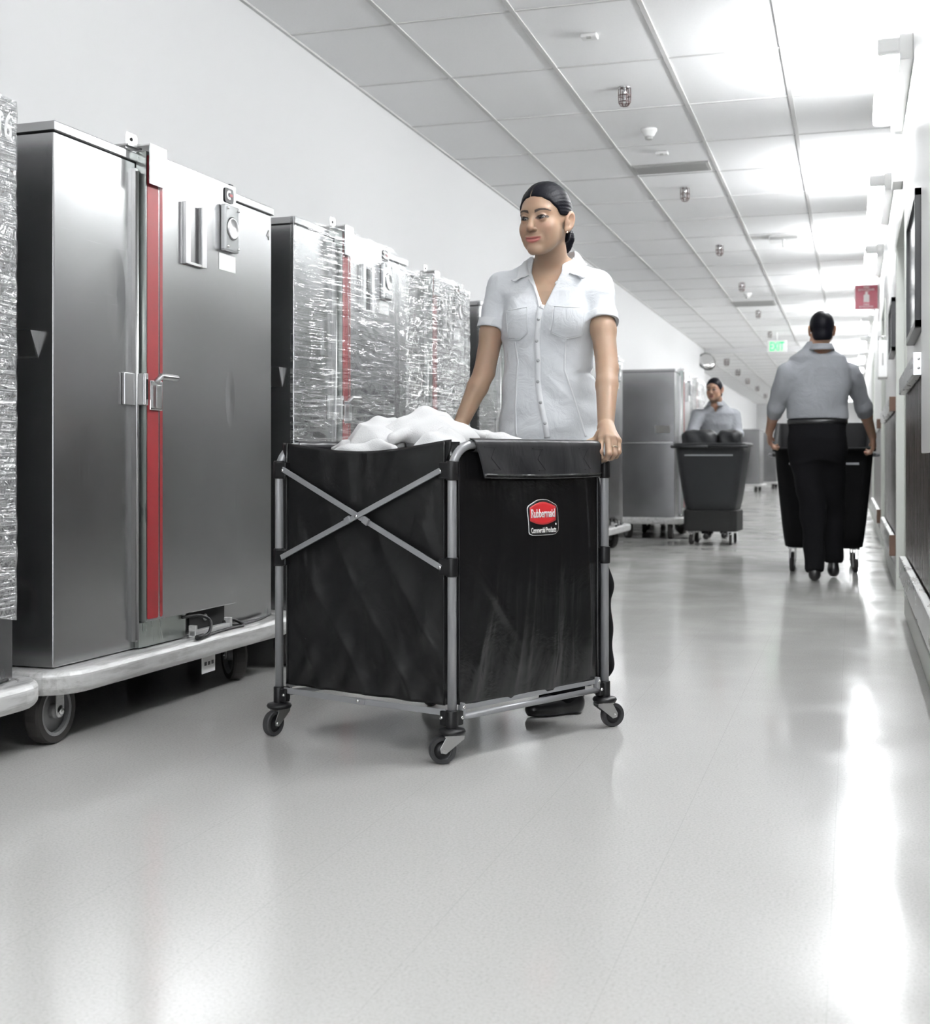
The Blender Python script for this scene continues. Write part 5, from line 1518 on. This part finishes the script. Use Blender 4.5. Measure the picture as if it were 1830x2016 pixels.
# walking man, seen from behind
mfr = Frame(C(1608, 908, 8.50) * 1.0, (.0, 1.0)); mfr.o[2] = 0
mh = Frame(C(1617, 650, 8.46), (-.12, 1.0))
MT = [(1.085, .195, .120, 0, 0), (1.18, .200, .128, 0, 0), (1.30, .215, .130, 0, 0), (1.42, .220, .118, -.005, 0), (1.50, .175, .095, -.01, 0), (1.555, .095, .075, -.01, 0), (1.60, .064, .066, -.01, 0)]
sl, el, wl = C(1548, 735, 8.50), C(1526, 803, 8.62), C(1514, 850, 8.84)
s2, e2, w2_ = C(1674, 735, 8.50), C(1699, 800, 8.62), C(1717, 860, 8.84)
arms = [(sl, el, (wl, hand_prims(A(wl), (0, .45, -.9), (.2, -.9, -.4), (.9, .1, -.3), 1, 1.05))),
        (s2, e2, (w2_, hand_prims(A(w2_), (.1, .45, -.9), (-.2, -.9, -.4), (-.9, .1, -.3), 1, 1.05)))]
legs = [(C(1640, 1010, 8.62), C(1640, 1118, 8.62)), (C(1600, 1010, 8.52), C(1604, 1118, 8.50))]
man = worker(mfr, mh, MT, arms, [(C(1600, 1010, 8.55), C(1603, 1115, 8.47)), (C(1638, 1010, 8.68), C(1640, 1098, 8.66))][::-1],
             'man in grey shirt and black trousers walking away down the corridor', M['skin2'], M['greyshirt'], False, .006, 1.075)
p0 = C(1621, 900, 9.02)
tub('large black rolling tub the man pushes away from the camera', None, (p0.x, p0.y, 0), .03, .54, .68, .78, .92, .185, .875, M['tub'], back=.20)

# worker pushing a dark cart towards the camera
wfr = Frame(C(1410, 908, 13.05), (-.03, -1.0)); wfr.o[2] = 0
wh = Frame(C(1406, 768, 12.97), (-.28, -.96))
WT = [(.96, .160, .110, 0, 0), (1.06, .160, .110, 0, 0), (1.18, .175, .118, 0, 0), (1.29, .185, .11, -.005, 0), (1.36, .125, .085, -.01, 0), (1.44, .062, .062, -.01, 0)]
a1, b1_, c1_ = C(1372, 818, 13.05), C(1362, 852, 12.95), C(1368, 868, 12.72)
a2, b2_, c2_ = C(1444, 818, 13.05), C(1452, 854, 12.95), C(1450, 870, 12.72)
worker(wfr, wh, WT, [(a1, b1_, (c1_, hand_prims(A(c1_), (0, -.8, -.6), (1, 0, 0), (0, -.3, -.95), 1))), (a2, b2_, (c2_, hand_prims(A(c2_), (0, -.8, -.6), (-1, 0, 0), (0, -.3, -.95), 1)))],
       [(C(1394, 980, 13.0), C(1392, 1044, 13.0)), (C(1426, 980, 13.05), C(1428, 1044, 13.15))][::-1],
       'dark-haired worker in grey shirt behind a dark cart, facing the camera', M['skin2'], M['greyshirt'], True, .008, .97)
p1 = C(1394, 900, 12.0)
tub('dark grey tapering cart pushed toward the camera by the distant worker', None, (p1.x, p1.y, 0), -.06, .47, .655, .46, .58, .34, .950, M['tubg'], skid=True)
for i, (px, Zb, r_, lb) in enumerate(((1377, 12.28, .165, 'wide dark lumpy bag on the left in the distant worker\'s cart'), (1436, 12.30, .115, 'smaller dark bag on the right in the distant worker\'s cart'))):
    cb = A(C(px, 880, Zb)); cb[2] = .985
    def bg_(p, cb=cb, r_=r_, i=i):
        q = p - cb; return np.maximum((np.sum(np.abs(q / np.float32([r_, .17, .118])) ** 4, axis=1) ** (1 / 4) - 1) * .09 + .0045 * np.sin(40 * q[:, 0] + 30 * q[:, 2] + i) * np.sin(35 * q[:, 1] + 2 * i), .86 - p[:, 2])
    o = np_mesh('refuse_bag', [polygonise(bg_, cb - .22, cb + .22, .009)], M['tubg'], None, None, 0)
    tag(o, lb, 'bag', 'dark bags in the distant cart')
# clear the joints that must not be seen twice
